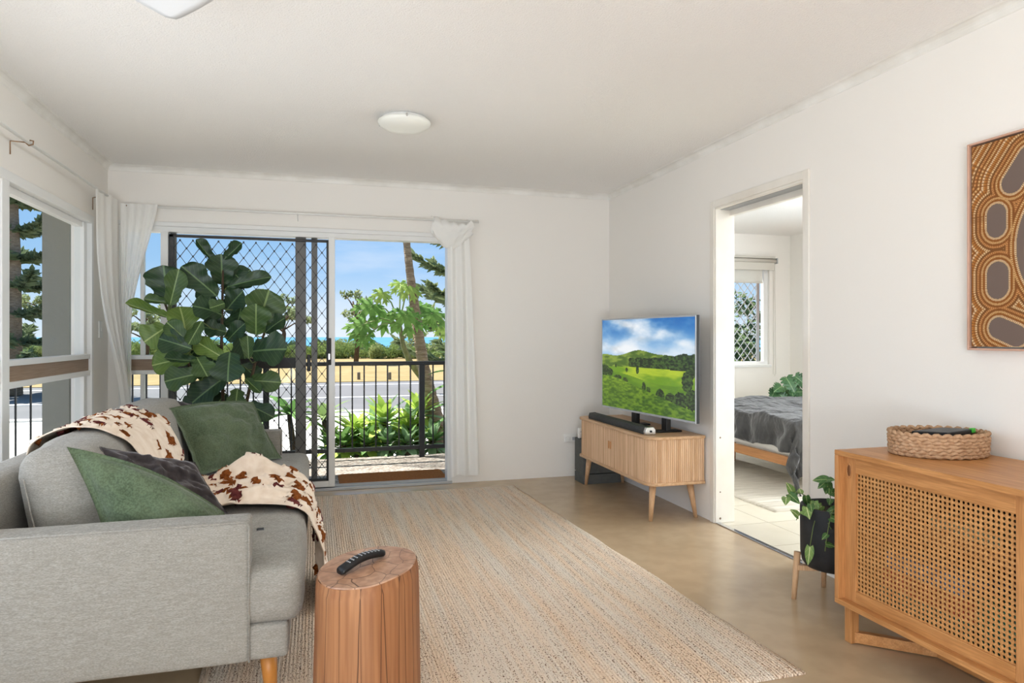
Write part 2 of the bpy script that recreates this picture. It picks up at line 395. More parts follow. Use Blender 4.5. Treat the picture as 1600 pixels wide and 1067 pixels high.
MB().box((XR - 0.002, DY0 + LT, 0), (XR + 0.03, DY1 - LT, 0.006)).build('threshold_strip', CHROME, dr, bevel=0.002)
scuff = mat('chipped_paint', (120, 100, 84), 0.9)
for (yy, zz, r) in ((3.893, 0.55, 0.006), (3.888, 0.2, 0.005), (3.886, 0.03, 0.008)):
    m = MB().add(lathe([(r, 0), (r * 0.7, 0.0015)], 7)).build('screw_hole', scuff, dr)
    m.matrix_basis = Matrix.Translation((XR + 0.03, DY1 - LT, zz)) @ Matrix.Rotation(math.pi / 2, 4, 'X')

# left window: frames, mid panel, panes
w1 = empty('window_1'); struct(w1, 'wide aluminium side window with woodgrain rail panel')
xa, xb = XL - 0.09, XL + 0.015
MB().box((xa, WY0, WZ1 - 0.05), (xb, WY1, WZ1)).box((xa + 0.02, WY0, WZ1 - 0.085), (xb - 0.04, WY1, WZ1 - 0.05)).build('head_frame', ALU, w1, bevel=0.003)
MB().box((xa, WY0, WZ0), (xb + 0.01, WY1, WZ0 + 0.05)).build('sill_frame', ALU, w1, bevel=0.003)
MB().box((xa + 0.001, WY1 - 0.04, WZ0), (xb - 0.001, WY1 - 0.0005, WZ1 - 0.001)).box((xa + 0.02, WY1 - 0.1, WZ0), (xb - 0.03, WY1 - 0.04, WZ1 - 0.05)).build('side_frame', ALU, w1, bevel=0.003)
MB().box((xa, WY0, WZ0), (xb, WY0 + 0.05, WZ1)).build('side_frame', ALU, w1, bevel=0.003)
for yy in (3.79, 2.5): MB().box((xa + 0.01, yy, WZ0), (xb - 0.005, yy + 0.085, WZ1 - 0.04)).build('mullion', ALU, w1, bevel=0.004)
MB().box((xa + 0.02, WY0, 1.055), (xb - 0.01, WY1 - 0.03, 1.085)).build('mid_rail', ALU, w1, bevel=0.003)
MB().box((xa + 0.02, WY0, 0.945), (xb - 0.01, WY1 - 0.03, 0.978)).build('mid_rail', ALU, w1, bevel=0.003)
MB().box((xa + 0.035, WY0, 0.978), (xb - 0.022, WY1 - 0.04, 1.055)).build('woodgrain_panel', WOODP, w1)
for (y0, y1) in ((WY0, 2.5), (2.55, 3.8), (3.87, WY1 - 0.08)):
    for (z0, z1) in ((WZ0 + 0.04, 0.95), (1.08, WZ1 - 0.06)):
        MB().box((xa + 0.05, y0, z0), (xa + 0.056, y1, z1)).build('pane', GLASS, w1)

# balcony opening: fixed side light, door track, sliding leaf stack
w2 = empty('window_2'); struct(w2, 'narrow sidelight window left of the balcony door')
ya, yb = YB - 0.012, YB + 0.09
MX = -1.06
MB().box((OX0 + 0.0005, ya + 0.0015, 0), (OX0 + 0.035, yb - 0.0015, ZD - 0.001)).build('side_frame', ALU, w2, bevel=0.003)
MB().box((-1.225, ya + 0.03, 1.066), (-1.2, yb - 0.02, ZD - 0.05)).build('sash_stile', ALU, w2, bevel=0.003)
MB().box((-1.225, ya + 0.03, 0.04), (-1.2, yb - 0.02, 0.924)).build('sash_stile', ALU, w2, bevel=0.003)
MB().box((OX0 + 0.03, ya + 0.02, 1.035), (MX, yb - 0.01, 1.065)).build('mid_rail', ALU, w2, bevel=0.003)
MB().box((OX0 + 0.03, ya + 0.02, 0.925), (MX, yb - 0.01, 0.955)).build('mid_rail', ALU, w2, bevel=0.003)
MB().box((OX0 + 0.03, ya + 0.03, 0.955), (MX, yb - 0.02, 1.035)).build('woodgrain_panel', WOODP, w2)
MB().box((OX0 + 0.03, YB + 0.04, 1.06), (MX, YB + 0.046, ZD - 0.05)).build('pane', GLASS, w2)
MB().box((OX0 + 0.03, YB + 0.04, 0.03), (MX, YB + 0.046, 0.93)).build('pane', GLASS, w2)

d2 = empty('door_2'); struct(d2, 'balcony sliding door with diamond security grille')
MB().box((MX - 0.025, ya + 0.0015, 0), (MX + 0.025, yb - 0.0015, ZD - 0.001)).build('door_jamb', ALU, d2, bevel=0.003)
MB().box((OX0, ya, ZD - 0.05), (OX1, yb, ZD)).box((OX0, ya - 0.02, ZD - 0.012), (OX1, ya + 0.004, ZD + 0.02)).build('head_frame', ALU, d2, bevel=0.003)
MB().box((OX1 - 0.04, ya + 0.0015, 0), (OX1 - 0.0005, yb - 0.0015, ZD - 0.001)).build('door_jamb', ALU, d2, bevel=0.003)
MB().box((MX, ya - 0.012, 0), (OX1, yb, 0.022)).box((MX, YB + 0.02, 0.022), (OX1, YB + 0.026, 0.034)).box((MX, YB + 0.06, 0.022), (OX1, YB + 0.066, 0.034)).build('sill_track', ALU2, d2, bevel=0.002)
# interior grille leaf (dark frame, white closing stile)
GX0, GX1, GZ0, GZ1 = -1.03, 0.10, 0.075, 1.955
gy = YB + 0.012
MB().box((GX0, gy - 0.012, GZ0), (GX0 + 0.03, gy + 0.012, GZ1)).build('grille_frame', DARKALU, d2, bevel=0.002)
MB().box((GX1 - 0.012, gy - 0.012, GZ0), (GX1 + 0.006, gy + 0.012, GZ1)).build('grille_frame', DARKALU, d2, bevel=0.002)
MB().box((GX0, gy - 0.012, GZ1 - 0.02), (GX1, gy + 0.012, GZ1)).build('grille_frame', DARKALU, d2, bevel=0.002)
MB().box((GX0, gy - 0.012, GZ0), (GX1, gy + 0.012, GZ0 + 0.02)).build('grille_frame', DARKALU, d2, bevel=0.002)
MB().box((GX1 + 0.004, ya - 0.004, 0.03), (GX1 + 0.052, gy + 0.02, ZD - 0.04)).build('closing_stile', ALU, d2, bevel=0.004)
MB().box((GX0, ya - 0.002, 0.03), (GX1 + 0.01, gy + 0.014, GZ0)).build('bottom_rail', ALU, d2, bevel=0.003)
lk = MB().box((GX1 - 0.004, ya - 0.022, 0.98), (GX1 + 0.024, ya - 0.002, 1.19)).build('lock_case', DGREY, d2, bevel=0.005)
MB().box((GX1 - 0.001, ya - 0.034, 1.02), (GX1 + 0.016, ya - 0.02, 1.07)).build('latch_lever', CHROME, lk, bevel=0.004)
GP, GH = 0.088, 0.118
def strand_mesh(pitch, rowh, z0, z1, th=0.0035, dep=0.009):
    pts = []; k = 0; z = z0
    while z <= z1 + 1e-6:
        pts.append((pitch / 4 * (1 if k % 2 else -1) * 0.94, z)); z += rowh / 2; k += 1
    mb = MB()
    for (a, za), (b, zb) in zip(pts[:-1], pts[1:]):
        d = Vector((b - a, 0, zb - za)); n = Vector((d.z, 0, -d.x)).normalized() * th / 2
        A, B = Vector((a, 0, za)), Vector((b, 0, zb)); y = Vector((0, dep / 2, 0))
        v = [A - n - y, A + n - y, A + n + y, A - n + y, B - n - y, B + n - y, B + n + y, B - n + y]
        mb.add((v, [(0, 1, 2, 3), (7, 6, 5, 4), (0, 4, 5, 1), (1, 5, 6, 2), (2, 6, 7, 3), (3, 7, 4, 0)]))
    for (a, za) in pts:
        s = 1 if a > 0 else -1
        mb.box((a - 0.004, -dep * 0.6, za - 0.007), (a + 0.004, dep * 0.6, za + 0.007))
    return mb
sm = None
x = GX0 + 0.05; k = 0
while x < GX1 - 0.01:
    if sm is None:
        sm = strand_mesh(GP, GH, GZ0 + 0.01, GZ1 - 0.01).build('grille_strand', DARKALU, d2); o = sm
    else: o = inst(sm, 'grille_strand', d2)
    o.location = (x, gy, 0)
    if k % 2: o.scale = (-1, 1, 1)
    x += GP / 2; k += 1
# glass leaf and fly-screen leaf parked behind the grille
leafs = empty('door_3'); struct(leafs, 'glass sliding leaf parked behind the security grille')
y2 = YB + 0.062
MB().box((-0.145, y2 - 0.014, 0.035), (-0.065, y2 + 0.014, ZD - 0.05)).build('stile', GREYALU, leafs, bevel=0.003)
MB().box((-0.025, y2 - 0.014, 0.035), (0.02, y2 + 0.014, ZD - 0.05)).build('stile', GREYALU, leafs, bevel=0.003)
MB().box((-1.03, y2 - 0.014, 0.035), (-0.99, y2 + 0.014, ZD - 0.05)).build('stile', GREYALU, leafs, bevel=0.003)
MB().box((-0.99, y2 - 0.012, 0.955), (-0.145, y2 + 0.012, 1.035)).build('mid_rail', DARKALU, leafs, bevel=0.003)
MB().box((-0.99, y2 - 0.012, 0.035), (-0.145, y2 + 0.012, 0.09)).build('bottom_rail', GREYALU, leafs, bevel=0.003)
MB().box((-0.99, y2 - 0.003, 0.09), (-0.145, y2 + 0.003, 0.955)).build('pane', GLASS, leafs)
MB().box((-0.99, y2 - 0.003, 1.035), (-0.145, y2 + 0.003, ZD - 0.05)).build('pane', GLASS, leafs)
pl = MB().box((-0.058, y2 - 0.03, 0.93), (-0.03, y2 - 0.014, 1.06)).build('pull_handle', BLACK, leafs, bevel=0.004)

# ------------------------------------------------------------------ bedroom shell
bf = empty('floor_bedroom'); struct(bf, 'cream tiled bedroom floor')
MB().box((XRO - 0.13, BY0, -0.12), (BX1, BY1, -0.004)).build('grout_bed', GROUT, bf)
ts = 0.44; tile0 = None
for i in range(7):
    for j in range(11):
        tx, ty = XR + 0.03 + 0.31 - 0.44 + i * ts, 2.5 + j * ts
        x0, x1 = max(tx, XR + 0.03), tx + ts
        if i == 0:
            o = MB().box((x0, ty, -0.004), (x1 - 0.005, ty + ts - 0.005, 0.0)).build('tile', BTILE, bf)
        else:
            if tile0 is None: tile0 = o = MB().box((0, 0, -0.004), (ts - 0.005, ts - 0.005, 0.0)).build('tile', BTILE, bf)
            else: o = inst(tile0, 'tile', bf)
            o.location = (tx, ty, 0)
BWX0, BWX1, BWZ0, BWZ1 = 4.05, 5.33, 0.85, 2.1
bw = MB().box((XRO, BY1, -0.12), (BWX0, BY1 + WT, ZC)).box((BWX1, BY1, -0.12), (BX1 + WT, BY1 + WT, ZC)).box((BWX0, BY1, BWZ1), (BWX1, BY1 + WT, ZC)).box((BWX0, BY1, -0.12), (BWX1, BY1 + WT, BWZ0)).build('wall_bedroom_far', WALL)
struct(bw, 'white bedroom wall with the blind and window')
o = MB().box((BX1, BY0 - WT, -0.12), (BX1 + WT, BY1, ZC)).build('wall_bedroom_side', WALL); struct(o, 'white bedroom wall holding the orange picture')
o = MB().box((XRO, BY0 - WT, -0.12), (BX1, BY0, ZC)).build('wall_bedroom_near', WALL); struct(o, 'bedroom wall out of sight beside the doorway')
o = MB().box((XRO - 0.13, YB + WT, ZC), (BX1 + WT, BY1 + WT, ZC + 0.1)).build('ceiling_bedroom', CEIL); struct(o, 'white bedroom ceiling at the window side')
w3 = empty('window_3'); struct(w3, 'white framed bedroom window with diamond grille')
fy0, fy1 = BY1 + 0.03, BY1 + 0.09
MB().box((BWX0, fy0, BWZ0), (BWX1, fy1, BWZ0 + 0.05)).box((BWX0, BY1 - 0.02, BWZ0 - 0.02), (BWX1 + 0.02, fy0, BWZ0 + 0.012)).build('sill', ALU, w3, bevel=0.003)
MB().box((BWX1 - 0.06, fy0 + 0.001, BWZ0), (BWX1 - 0.0005, fy1 - 0.001, BWZ1 - 0.001)).build('side_frame', ALU, w3, bevel=0.003)
MB().box((BWX0, fy0, BWZ0), (BWX0 + 0.06, fy1, BWZ1)).build('side_frame', ALU, w3, bevel=0.003)
MB().box((BWX0, fy0, BWZ1 - 0.05), (BWX1, fy1, BWZ1)).build('head_frame', ALU, w3, bevel=0.003)
MB().box((BWX1 - 0.15, fy0 + 0.01, BWZ0 + 0.05), (BWX1 - 0.11, fy0 + 0.03, BWZ1 - 0.05)).build('grille_frame', ALU2, w3, bevel=0.003)
MB().box((BWX0 + 0.06, fy1 - 0.02, BWZ0 + 0.05), (BWX1 - 0.06, fy1 - 0.014, BWZ1 - 0.05)).build('pane', GLASS, w3)
sb = None; x = BWX0 + 0.4; k = 0
while x < BWX1 - 0.12:
    if sb is None: sb = o = strand_mesh(GP * 1.1, GH, BWZ0 + 0.06, BWZ1 - 0.06, 0.006).build('grille_strand', ALU2, w3)
    else: o = inst(sb, 'grille_strand', w3)
    o.location = (x, fy0 + 0.02, 0)
    if k % 2: o.scale = (-1, 1, 1)
    x += GP * 0.55; k += 1

# ------------------------------------------------------------------ outside shell: balcony, roof, ground
TILEB = mat('pebbled_balcony_paving', (184, 176, 166), 0.8, col2=(150, 141, 130), vs=14, fine=(92, 84, 76), fs=46, famt=0.75, bump=0.4, bs=40, bdist=0.006)
SOFFIT = mat('beige_soffit_paint', (214, 206, 194), 0.8)
CONC = mat('pale_concrete', (226, 222, 214), 0.9, col2=(210, 205, 196), vs=1.5)
ROAD = mat('grey_asphalt', (116, 115, 116), 0.9, col2=(108, 108, 109), vs=0.5)
LINE = mat('white_road_paint', (232, 232, 230), 0.8)
LAWN = mat('dry_lawn', (166, 142, 98), 0.95, col2=(148, 128, 84), vs=0.35, fine=(126, 114, 68), fs=3, famt=0.5)
SOILO = mat('garden_bed_soil', (116, 104, 86), 1.0, col2=(86, 76, 60), vs=5)
SEA = mat('turquoise_sea', (66, 124, 156), 0.5, spec=0.2, col2=(84, 140, 168), vs=0.01, stretch=(0.3, 3, 1))
GZ = -0.5
BE = 7.28
o = MB().box((-6.0, YB + WT, -0.2), (XR, BE, -0.05)).box((-6, -3, -0.2), (XL - WT, YB + WT, -0.05)).build('floor_balcony', TILEB); struct(o, 'pale pebbled balcony paving outside the door')
o = MB().box((-2.75, YR - 0.5, ZC + 0.1), (BX1 + 0.4, BE + 0.06, ZC + 0.25)).build('roof', SOFFIT); struct(o, 'beige soffit of the roof above the balcony')
o = MB().box((-300, BE, GZ - 0.3), (300, 9.4, GZ)).build('ground_garden', SOILO); struct(o, 'garden bed outside the balcony railing')
o = MB().box((-300, 9.4, GZ - 0.3), (300, 16.0, GZ - 0.005)).build('ground_footpath', CONC); struct(o, 'pale concrete path between garden and road')
rd = empty('ground_road'); struct(rd, 'grey asphalt road with white lines')
def yd(py, z): return at_z(560, py, z).y
y_r0, y_r1 = 16.0, yd(596, GZ)
MB().box((-300, y_r0, GZ - 0.3), (300, y_r1, GZ - 0.02)).build('asphalt', ROAD, rd)
for py in (600.5, 619.5):
    yy = yd(py, GZ); MB().box((-300, yy - 0.13, GZ - 0.02), (300, yy + 0.13, GZ - 0.008)).build('road_line', LINE, rd)
MB().box((-300, y_r0 - 0.15, GZ - 0.1), (300, y_r0 + 0.15, GZ + 0.03)).build('kerb', CONC, rd)
o = MB().box((-400, y_r1, GZ - 0.3), (400, 62, GZ)).build('ground_lawn', LAWN); struct(o, 'dry yellow grass verge beyond the road')
o = MB().box((-6000, 62, -6.2), (6000, 8000, -5.2)).build('sea', SEA); struct(o, 'turquoise sea on the horizon')
col_o = MB().box((-2.32, 7.0, -0.05), (-2.11, 7.22, ZC + 0.1)).build('post_verandah', mat('grey_green_render', (150, 150, 142), 0.85, bump=0.2, bs=30)); struct(col_o, 'grey rendered post at the balcony corner')
# ------------------------------------------------------------------ rug
def rug_mat(name, cols, along_y=True, cell=150.0):
    m = mat(name, cols[0], 1.0, spec=0.05); N, L = m.node_tree.nodes, m.node_tree.links; b = N['Principled BSDF']
    tc = N.new('ShaderNodeTexCoord')
    def nz(sc, st, det=2):
        mp = N.new('ShaderNodeMapping'); mp.inputs['Scale'].default_value = st; L.new(tc.outputs['Object'], mp.inputs[0])
        n = N.new('ShaderNodeTexNoise'); n.inputs['Scale'].default_value = sc; n.inputs['Detail'].default_value = det; L.new(mp.outputs[0], n.inputs['Vector']); return n
    st = nz(1, (70, 1.6, 1), 3); kn = nz(1, (190, 130, 1), 1); fl_ = nz(1, (130, 45, 1), 2)
    sw_ = N.new('ShaderNodeMath'); sw_.operation = 'MULTIPLY'; L.new(st.outputs[0], sw_.inputs[0]); sw_.inputs[1].default_value = 0.55; stw = sw_
    a = N.new('ShaderNodeMath'); a.operation = 'MULTIPLY_ADD'; L.new(kn.outputs[0], a.inputs[0]); a.inputs[1].default_value = 1.25; L.new(stw.outputs[0], a.inputs[2])
    a2 = N.new('ShaderNodeMath'); a2.operation = 'MULTIPLY_ADD'; L.new(fl_.outputs[0], a2.inputs[0]); a2.inputs[1].default_value = 0.5; L.new(a.outputs[0], a2.inputs[2])
    r = N.new('ShaderNodeValToRGB'); e = r.color_ramp.elements
    e[0].position, e[0].color = 0.92, lin(cols[2]); e[1].position, e[1].color = 1.34, lin(cols[1])
    x = e.new(1.0); x.position = 0.99; x.color = lin(cols[3]); x = e.new(0.995); x.color = lin(cols[0])
    sc = N.new('ShaderNodeMath'); sc.operation = 'MULTIPLY'; L.new(a2.outputs[0], sc.inputs[0]); sc.inputs[1].default_value = 0.5
    for q in e: q.position = q.position * 0.5
    L.new(sc.outputs[0], r.inputs[0])
    tn_ = nz(1, (16, 0.7, 1), 3); tr_ = N.new('ShaderNodeValToRGB'); tr_.color_ramp.elements[0].position, tr_.color_ramp.elements[1].position = 0.38, 0.62
    tr_.color_ramp.elements[0].color, tr_.color_ramp.elements[1].color = (1.0, 0.90, 0.80, 1), (0.96, 0.97, 0.97, 1); L.new(tn_.outputs[0], tr_.inputs[0])
    mm = N.new('ShaderNodeMixRGB'); mm.blend_type = 'MULTIPLY'; mm.inputs[0].default_value = 1; L.new(r.outputs[0], mm.inputs[1]); L.new(tr_.outputs[0], mm.inputs[2]); L.new(mm.outputs[0], b.inputs['Base Color'])
    wv = N.new('ShaderNodeTexWave'); wv.bands_direction = 'X'; wv.inputs['Scale'].default_value = cell / 6.28; wv.inputs['Distortion'].default_value = 1.2; wv.inputs['Detail Scale'].default_value = 2
    L.new(tc.outputs['Object'], wv.inputs['Vector'])
    ad = N.new('ShaderNodeMath'); ad.operation = 'MULTIPLY_ADD'; L.new(kn.outputs[0], ad.inputs[0]); ad.inputs[1].default_value = 3.2; L.new(wv.outputs['Fac'], ad.inputs[2])
    bp = N.new('ShaderNodeBump'); bp.inputs['Strength'].default_value = 0.7; bp.inputs['Distance'].default_value = 0.005
    L.new(ad.outputs[0], bp.inputs['Height']); L.new(bp.outputs[0], b.inputs['Normal'])
    return m
RUG = rug_mat('natural_jute_weave', [(214, 190, 166), (238, 222, 204), (120, 90, 70), (192, 160, 134)])
def make_rug(name, c, m, th=0.011, nu=90, nv=150, wob=0.008):
    """c: corners near-left, near-right, far-right, far-left on the floor"""
    c = [Vector((p[0], p[1], 0)) for p in c]
    def P(u, v): return c[0].lerp(c[1], u).lerp(c[3].lerp(c[2], u), v)
    def top(u, v):
        p = P(u, v); q = noise.noise(p * 4) * wob
        if u in (0, 1): p.x += q
        if v in (0, 1): p.y += q
        ed = min(u * 60, (1 - u) * 60, v * 60, (1 - v) * 60, 1)
        return (p.x, p.y, th * (0.45 + 0.55 * ed) + 0.002 * noise.noise(p * 3) + 0.002)
    v, f = gridf(top, nu, nv)
    ring = [i for i in range(nu)] + [j * nu + nu - 1 for j in range(1, nv)] + [(nv - 1) * nu + i for i in range(nu - 2, -1, -1)] + [j * nu for j in range(nv - 2, 0, -1)]
    k = len(v); v += [(v[i][0], v[i][1], 0.0005) for i in ring]; n = len(ring)
    f += [(ring[i], k + i, k + (i + 1) % n, ring[(i + 1) % n]) for i in range(n)]
    return part(name, (v, f), m, smooth=True)
o = make_rug('jute_rug', [(-0.36, 2.06), (1.675, 2.06), (1.535, 5.30), (-0.5, 5.36)], RUG)
tag(o, 'large natural jute rug on the tan floor beside the sofa', 'rug')
BRUG = mat('ribbed_cream_wool', (216, 208, 194), 1.0, spec=0.05, col2=(196, 187, 172), vs=3, stretch=(1, 14, 1), bump=1, bs=5, bstretch=(1, 12, 1), bdist=0.03)
o = make_rug('bedroom_rug', [(3.02, 4.02), (3.95, 4.02), (3.95, 6.2), (3.02, 6.2)], BRUG, 0.012, 30, 60)
tag(o, 'cream ribbed wool rug beside the bed', 'rug')

# ------------------------------------------------------------------ sofa
sofa = empty('sofa', (0, 0, 0), 0, 'light grey fabric sofa with rounded cushions facing the rug', 'sofa')
SY0, SY1 = 2.32, 4.62
def wr(amp, s): return lambda P, u: P + Vector((0, 0, 1)) * amp * fbm((P.x * s, P.y * s, P.z * s))
def stretch_folds(P, u):
    """gather folds that fan out under the near end of the seat"""
    k = max(0, u[2]) * math.exp(-((P.y + 0.72) / 0.20) ** 2)
    P.z += 0.006 * k * math.sin(P.y * 150 + P.x * 14) + 0.006 * fbm((P.x * 5, P.y * 5, 2)) * max(0, u[2])
    P.z += 0.012 * max(0, u[2]) * (1 - abs(u[1]))
    if P.x < 0.15: P.y = max(-(SY1 - SY0) / 2 + 0.128, min((SY1 - SY0) / 2 - 0.128, P.y))
    P.x += 0.004 * fbm((P.y * 4, P.z * 7, 5)) * (u[0] > 0)
    return P
# base rail runs under the seat and in front of the arms
part('base', shift(rbox((0.98, SY1 - SY0 - 0.01, 0.115), 0.02, 10), (-0.57, (SY0 + SY1) / 2, 0.225)), SOFA, sofa, True)
part('seat_cushion', shift(rbox((0.64, SY1 - SY0 - 0.004, 0.19), 0.055, 60, (0.004, 0, 0.014), stretch_folds), (-0.355, (SY0 + SY1) / 2, 0.368)), SOFA, sofa, True)
for ys in (SY0, SY1 - 0.125):
    ar = part('arm', shift(rbox((0.87, 0.125, 0.45), 0.016, 8, (0, 0.004, 0), wr(0.002, 6)), (-0.633, ys + 0.0625, 0.392)), SOFA, sofa, True)
    loop = [(-0.2, ys + 0.002, 0.17), (-0.2, ys + 0.002, 0.6), (-0.21, ys + 0.002, 0.613), (-1.06, ys + 0.002, 0.613)]
    MB().tube(loop, 0.0035, 6).build('seam_piping', SOFA, ar, True)
def lean(P, u):
    P.x += -0.10 * (P.z + 0.2); return P
part('back_frame', shift(rbox((0.16, SY1 - SY0 - 0.02, 0.58), 0.05, 8, (0, 0, 0.0)), (-1.045, (SY0 + SY1) / 2, 0.46)), SOFA, sofa, True)
def backc(seed):
    def fn(P, u):
        P.x += -0.22 * (P.z + 0.2) + 0.012 * fbm((P.y * 3 + seed, P.z * 3, P.x * 3))
        P.z += 0.02 * (1 - u[1] ** 2) * max(0, u[2]) + 0.010 * fbm((P.y * 4, P.x * 4, seed))
        P.y += 0.03 * u[1] * (1 - abs(u[2])) * (1 - abs(u[0]))
        return P
    return fn
ymid = 3.50
for k, (y0, y1, zt) in enumerate(((SY0 + 0.29, ymid, 0.0), (ymid + 0.005, SY1 - 0.2, 0.0))):
    bc = part('back_cushion', shift(rbox((0.25, y1 - y0, 0.42), 0.085, 14, (0.02, 0.01, 0.008), backc(k * 3.7)), (-0.765, (y0 + y1) / 2, 0.598 + 0.03 * k)), SOFA, sofa, True)
    for xs in (-0.075,):
        pts = [(-0.765 + xs - 0.22 * (z + 0.2), y0 - 0.0045 - 0.018 * (1 - abs(z / 0.23)), 0.598 + z) for z in [-0.14 + 0.28 * i / 10 for i in range(11)]]
        MB().tube(pts, 0.0025, 5).build('seam_piping', SOFA, bc, True)
for (x_, y_, sx, sy) in ((-0.15, SY0 + 0.1, 1, -1), (-0.15, SY1 - 0.1, 1, 1), (-0.97, SY0 + 0.1, -1, -1), (-0.97, SY1 - 0.1, -1, 1)):
    part('leg', tube([(x_, y_, 0.175), (x_ + sx * 0.012, y_ + sy * 0.012, 0.013)], [0.03, 0.019], 16), HONEYLEG, sofa, True)
MB().box((-0.188, SY0 + 0.14, 0.548), (-0.165, SY0 + 0.152, 0.554)).build('care_tag', BLACK, sofa)

# ------------------------------------------------------------------ cushions (flanged squares between four corner points)
def pillow(name, A, B, C, D, m, thick, label, cat='cushion', side=None, flange=0.9, n=44, wrk=0.012, seed=0.0, group=None, bow=0.0):
    """A top-left, B top-right, D bottom-right, C bottom-left"""
    A, B, C, D = map(Vector, (A, B, C, D)); nrm = (B - A).cross(C - A).normalized()
    if side is not None and nrm.dot(Vector(side)) < 0: nrm = -nrm
    ctr = (A + B + C + D) / 4
    def P(u, v, s):
        U, V = 2 * u - 1, 2 * v - 1
        pin = 1 - 0.06 * (1 - V * V) * U * U - 0.06 * (1 - U * U) * V * V
        uu, vv = 0.5 + U * pin / 2, 0.5 + V * pin / 2
        p = A.lerp(B, uu).lerp(C.lerp(D, uu), vv)
        p.z += bow * (1 - U * U) * (1 - v)
        a, b = min(1, abs(U) / flange), min(1, abs(V) / flange)
        t = thick * ((1 - a ** 2.6) * (1 - b ** 2.6)) ** 0.55
        w = wrk * fbm((u * 5 + seed, v * 5, s)) * min(1, 3 * (1 - a) * 3 * (1 - b) + 0.15)
        edge = 0.006 * noise.noise(Vector((u * 9, v * 9, seed)))
        return p + nrm * (s * (t + 0.002) + w + edge)
    f1 = gridf(lambda u, v: P(u, v, 1), n, n); f2 = gridf(lambda u, v: P(u, v, -1), n, n)
    mb = MB().add(f1); k = len(mb.v); mb.add((f2[0], [q[::-1] for q in f2[1]]))
    ring = [i for i in range(n)] + [j * n + n - 1 for j in range(1, n)] + [(n - 1) * n + i for i in range(n - 2, -1, -1)] + [j * n for j in range(n - 2, 0, -1)]
    L_ = len(ring); mb.f += [(ring[i], ring[(i + 1) % L_], k + ring[(i + 1) % L_], k + ring[i]) for i in range(L_)]; mb.m += [0] * L_
    o = tag(mb.build(name, m, None, True), label, cat, group)
    sp = []
    N4 = 40
    for (a, b, c_, d) in ((-1, -1, 1, -1), (1, -1, 1, 1), (1, 1, -1, 1), (-1, 1, -1, -1)):
        for i in range(N4): sp.append(((a + (c_ - a) * i / N4) * flange, (b + (d - b) * i / N4) * flange))
    pts = [P((x_ + 1) / 2, (y_ + 1) / 2, 1) + nrm * 0.0005 for x_, y_ in sp]; pts.append(pts[0])
    MB().tube(pts, 0.0022, 5).build('flange_stitching', m, o, True)
    return o
G = at_y
pillow('cushion', G(104, 698, 2.56), G(350, 800, 2.60), (-0.64, 2.505, 0.50), (-0.22, 2.515, 0.475), GREEN, 0.06,
       'sage green linen cushion leaning on the near arm', side=(0.3, -1, 0.4), seed=1.3, bow=0.045)
pillow('cushion', G(155, 698, 2.80), G(305, 722, 2.90), G(205, 800, 2.68), G(356, 802, 2.76), CHAR, 0.05,
       'dark charcoal velvet cushion tucked behind the near green cushion', side=(0.3, -1, 0.4), flange=0.96, wrk=0.03, seed=4.1)
pillow('cushion', G(264, 638, 4.0), G(396, 628, 4.42), (-0.57, 3.80, 0.49), G(440, 716, 4.30), GREEN, 0.075,
       'sage green linen cushion leaning on the far arm', side=(0.4, -1, 0.3), seed=7.7, wrk=0.026, bow=0.03)
pillow('cushion', G(262, 622, 4.30), G(360, 640, 4.47), (-0.66, 3.98, 0.49), (-0.40, 4.30, 0.50), CHAR, 0.035,
       'dark charcoal cushion mostly hidden behind the far green cushion', side=(0.4, -1, 0.3), flange=0.96, seed=2.2)

# ------------------------------------------------------------------ throw blanket
path = [(-1.05, 0.74), (-1.03, 0.785), (-0.97, 0.82), (-0.88, 0.842), (-0.79, 0.828), (-0.70, 0.775), (-0.635, 0.66), (-0.59, 0.54), (-0.5, 0.502), (-0.35, 0.508), (-0.2, 0.506), (-0.09, 0.494), (-0.03, 0.455), (-0.005, 0.39), (0.005, 0.28), (0.012, 0.17), (0.04, 0.085), (0.09, 0.04), (0.17, 0.024)]
seg = [0]
for a, b in zip(path[:-1], path[1:]): seg.append(seg[-1] + math.dist(a, b))
def on_path(s):
    s *= seg[-1]
    for i in range(len(seg) - 1):
        if s <= seg[i + 1] or i == len(seg) - 2:
            t = (s - seg[i]) / (seg[i + 1] - seg[i]); a, b = path[i], path[i + 1]
            p0, p3 = path[max(i - 1, 0)], path[min(i + 2, len(path) - 1)]
            cm = lambda j: 0.5 * (2 * a[j] + (b[j] - p0[j]) * t + (2 * p0[j] - 5 * a[j] + 4 * b[j] - p3[j]) * t * t + (3 * a[j] - p0[j] - 3 * b[j] + p3[j]) * t ** 3)
            return cm(0), cm(1), t
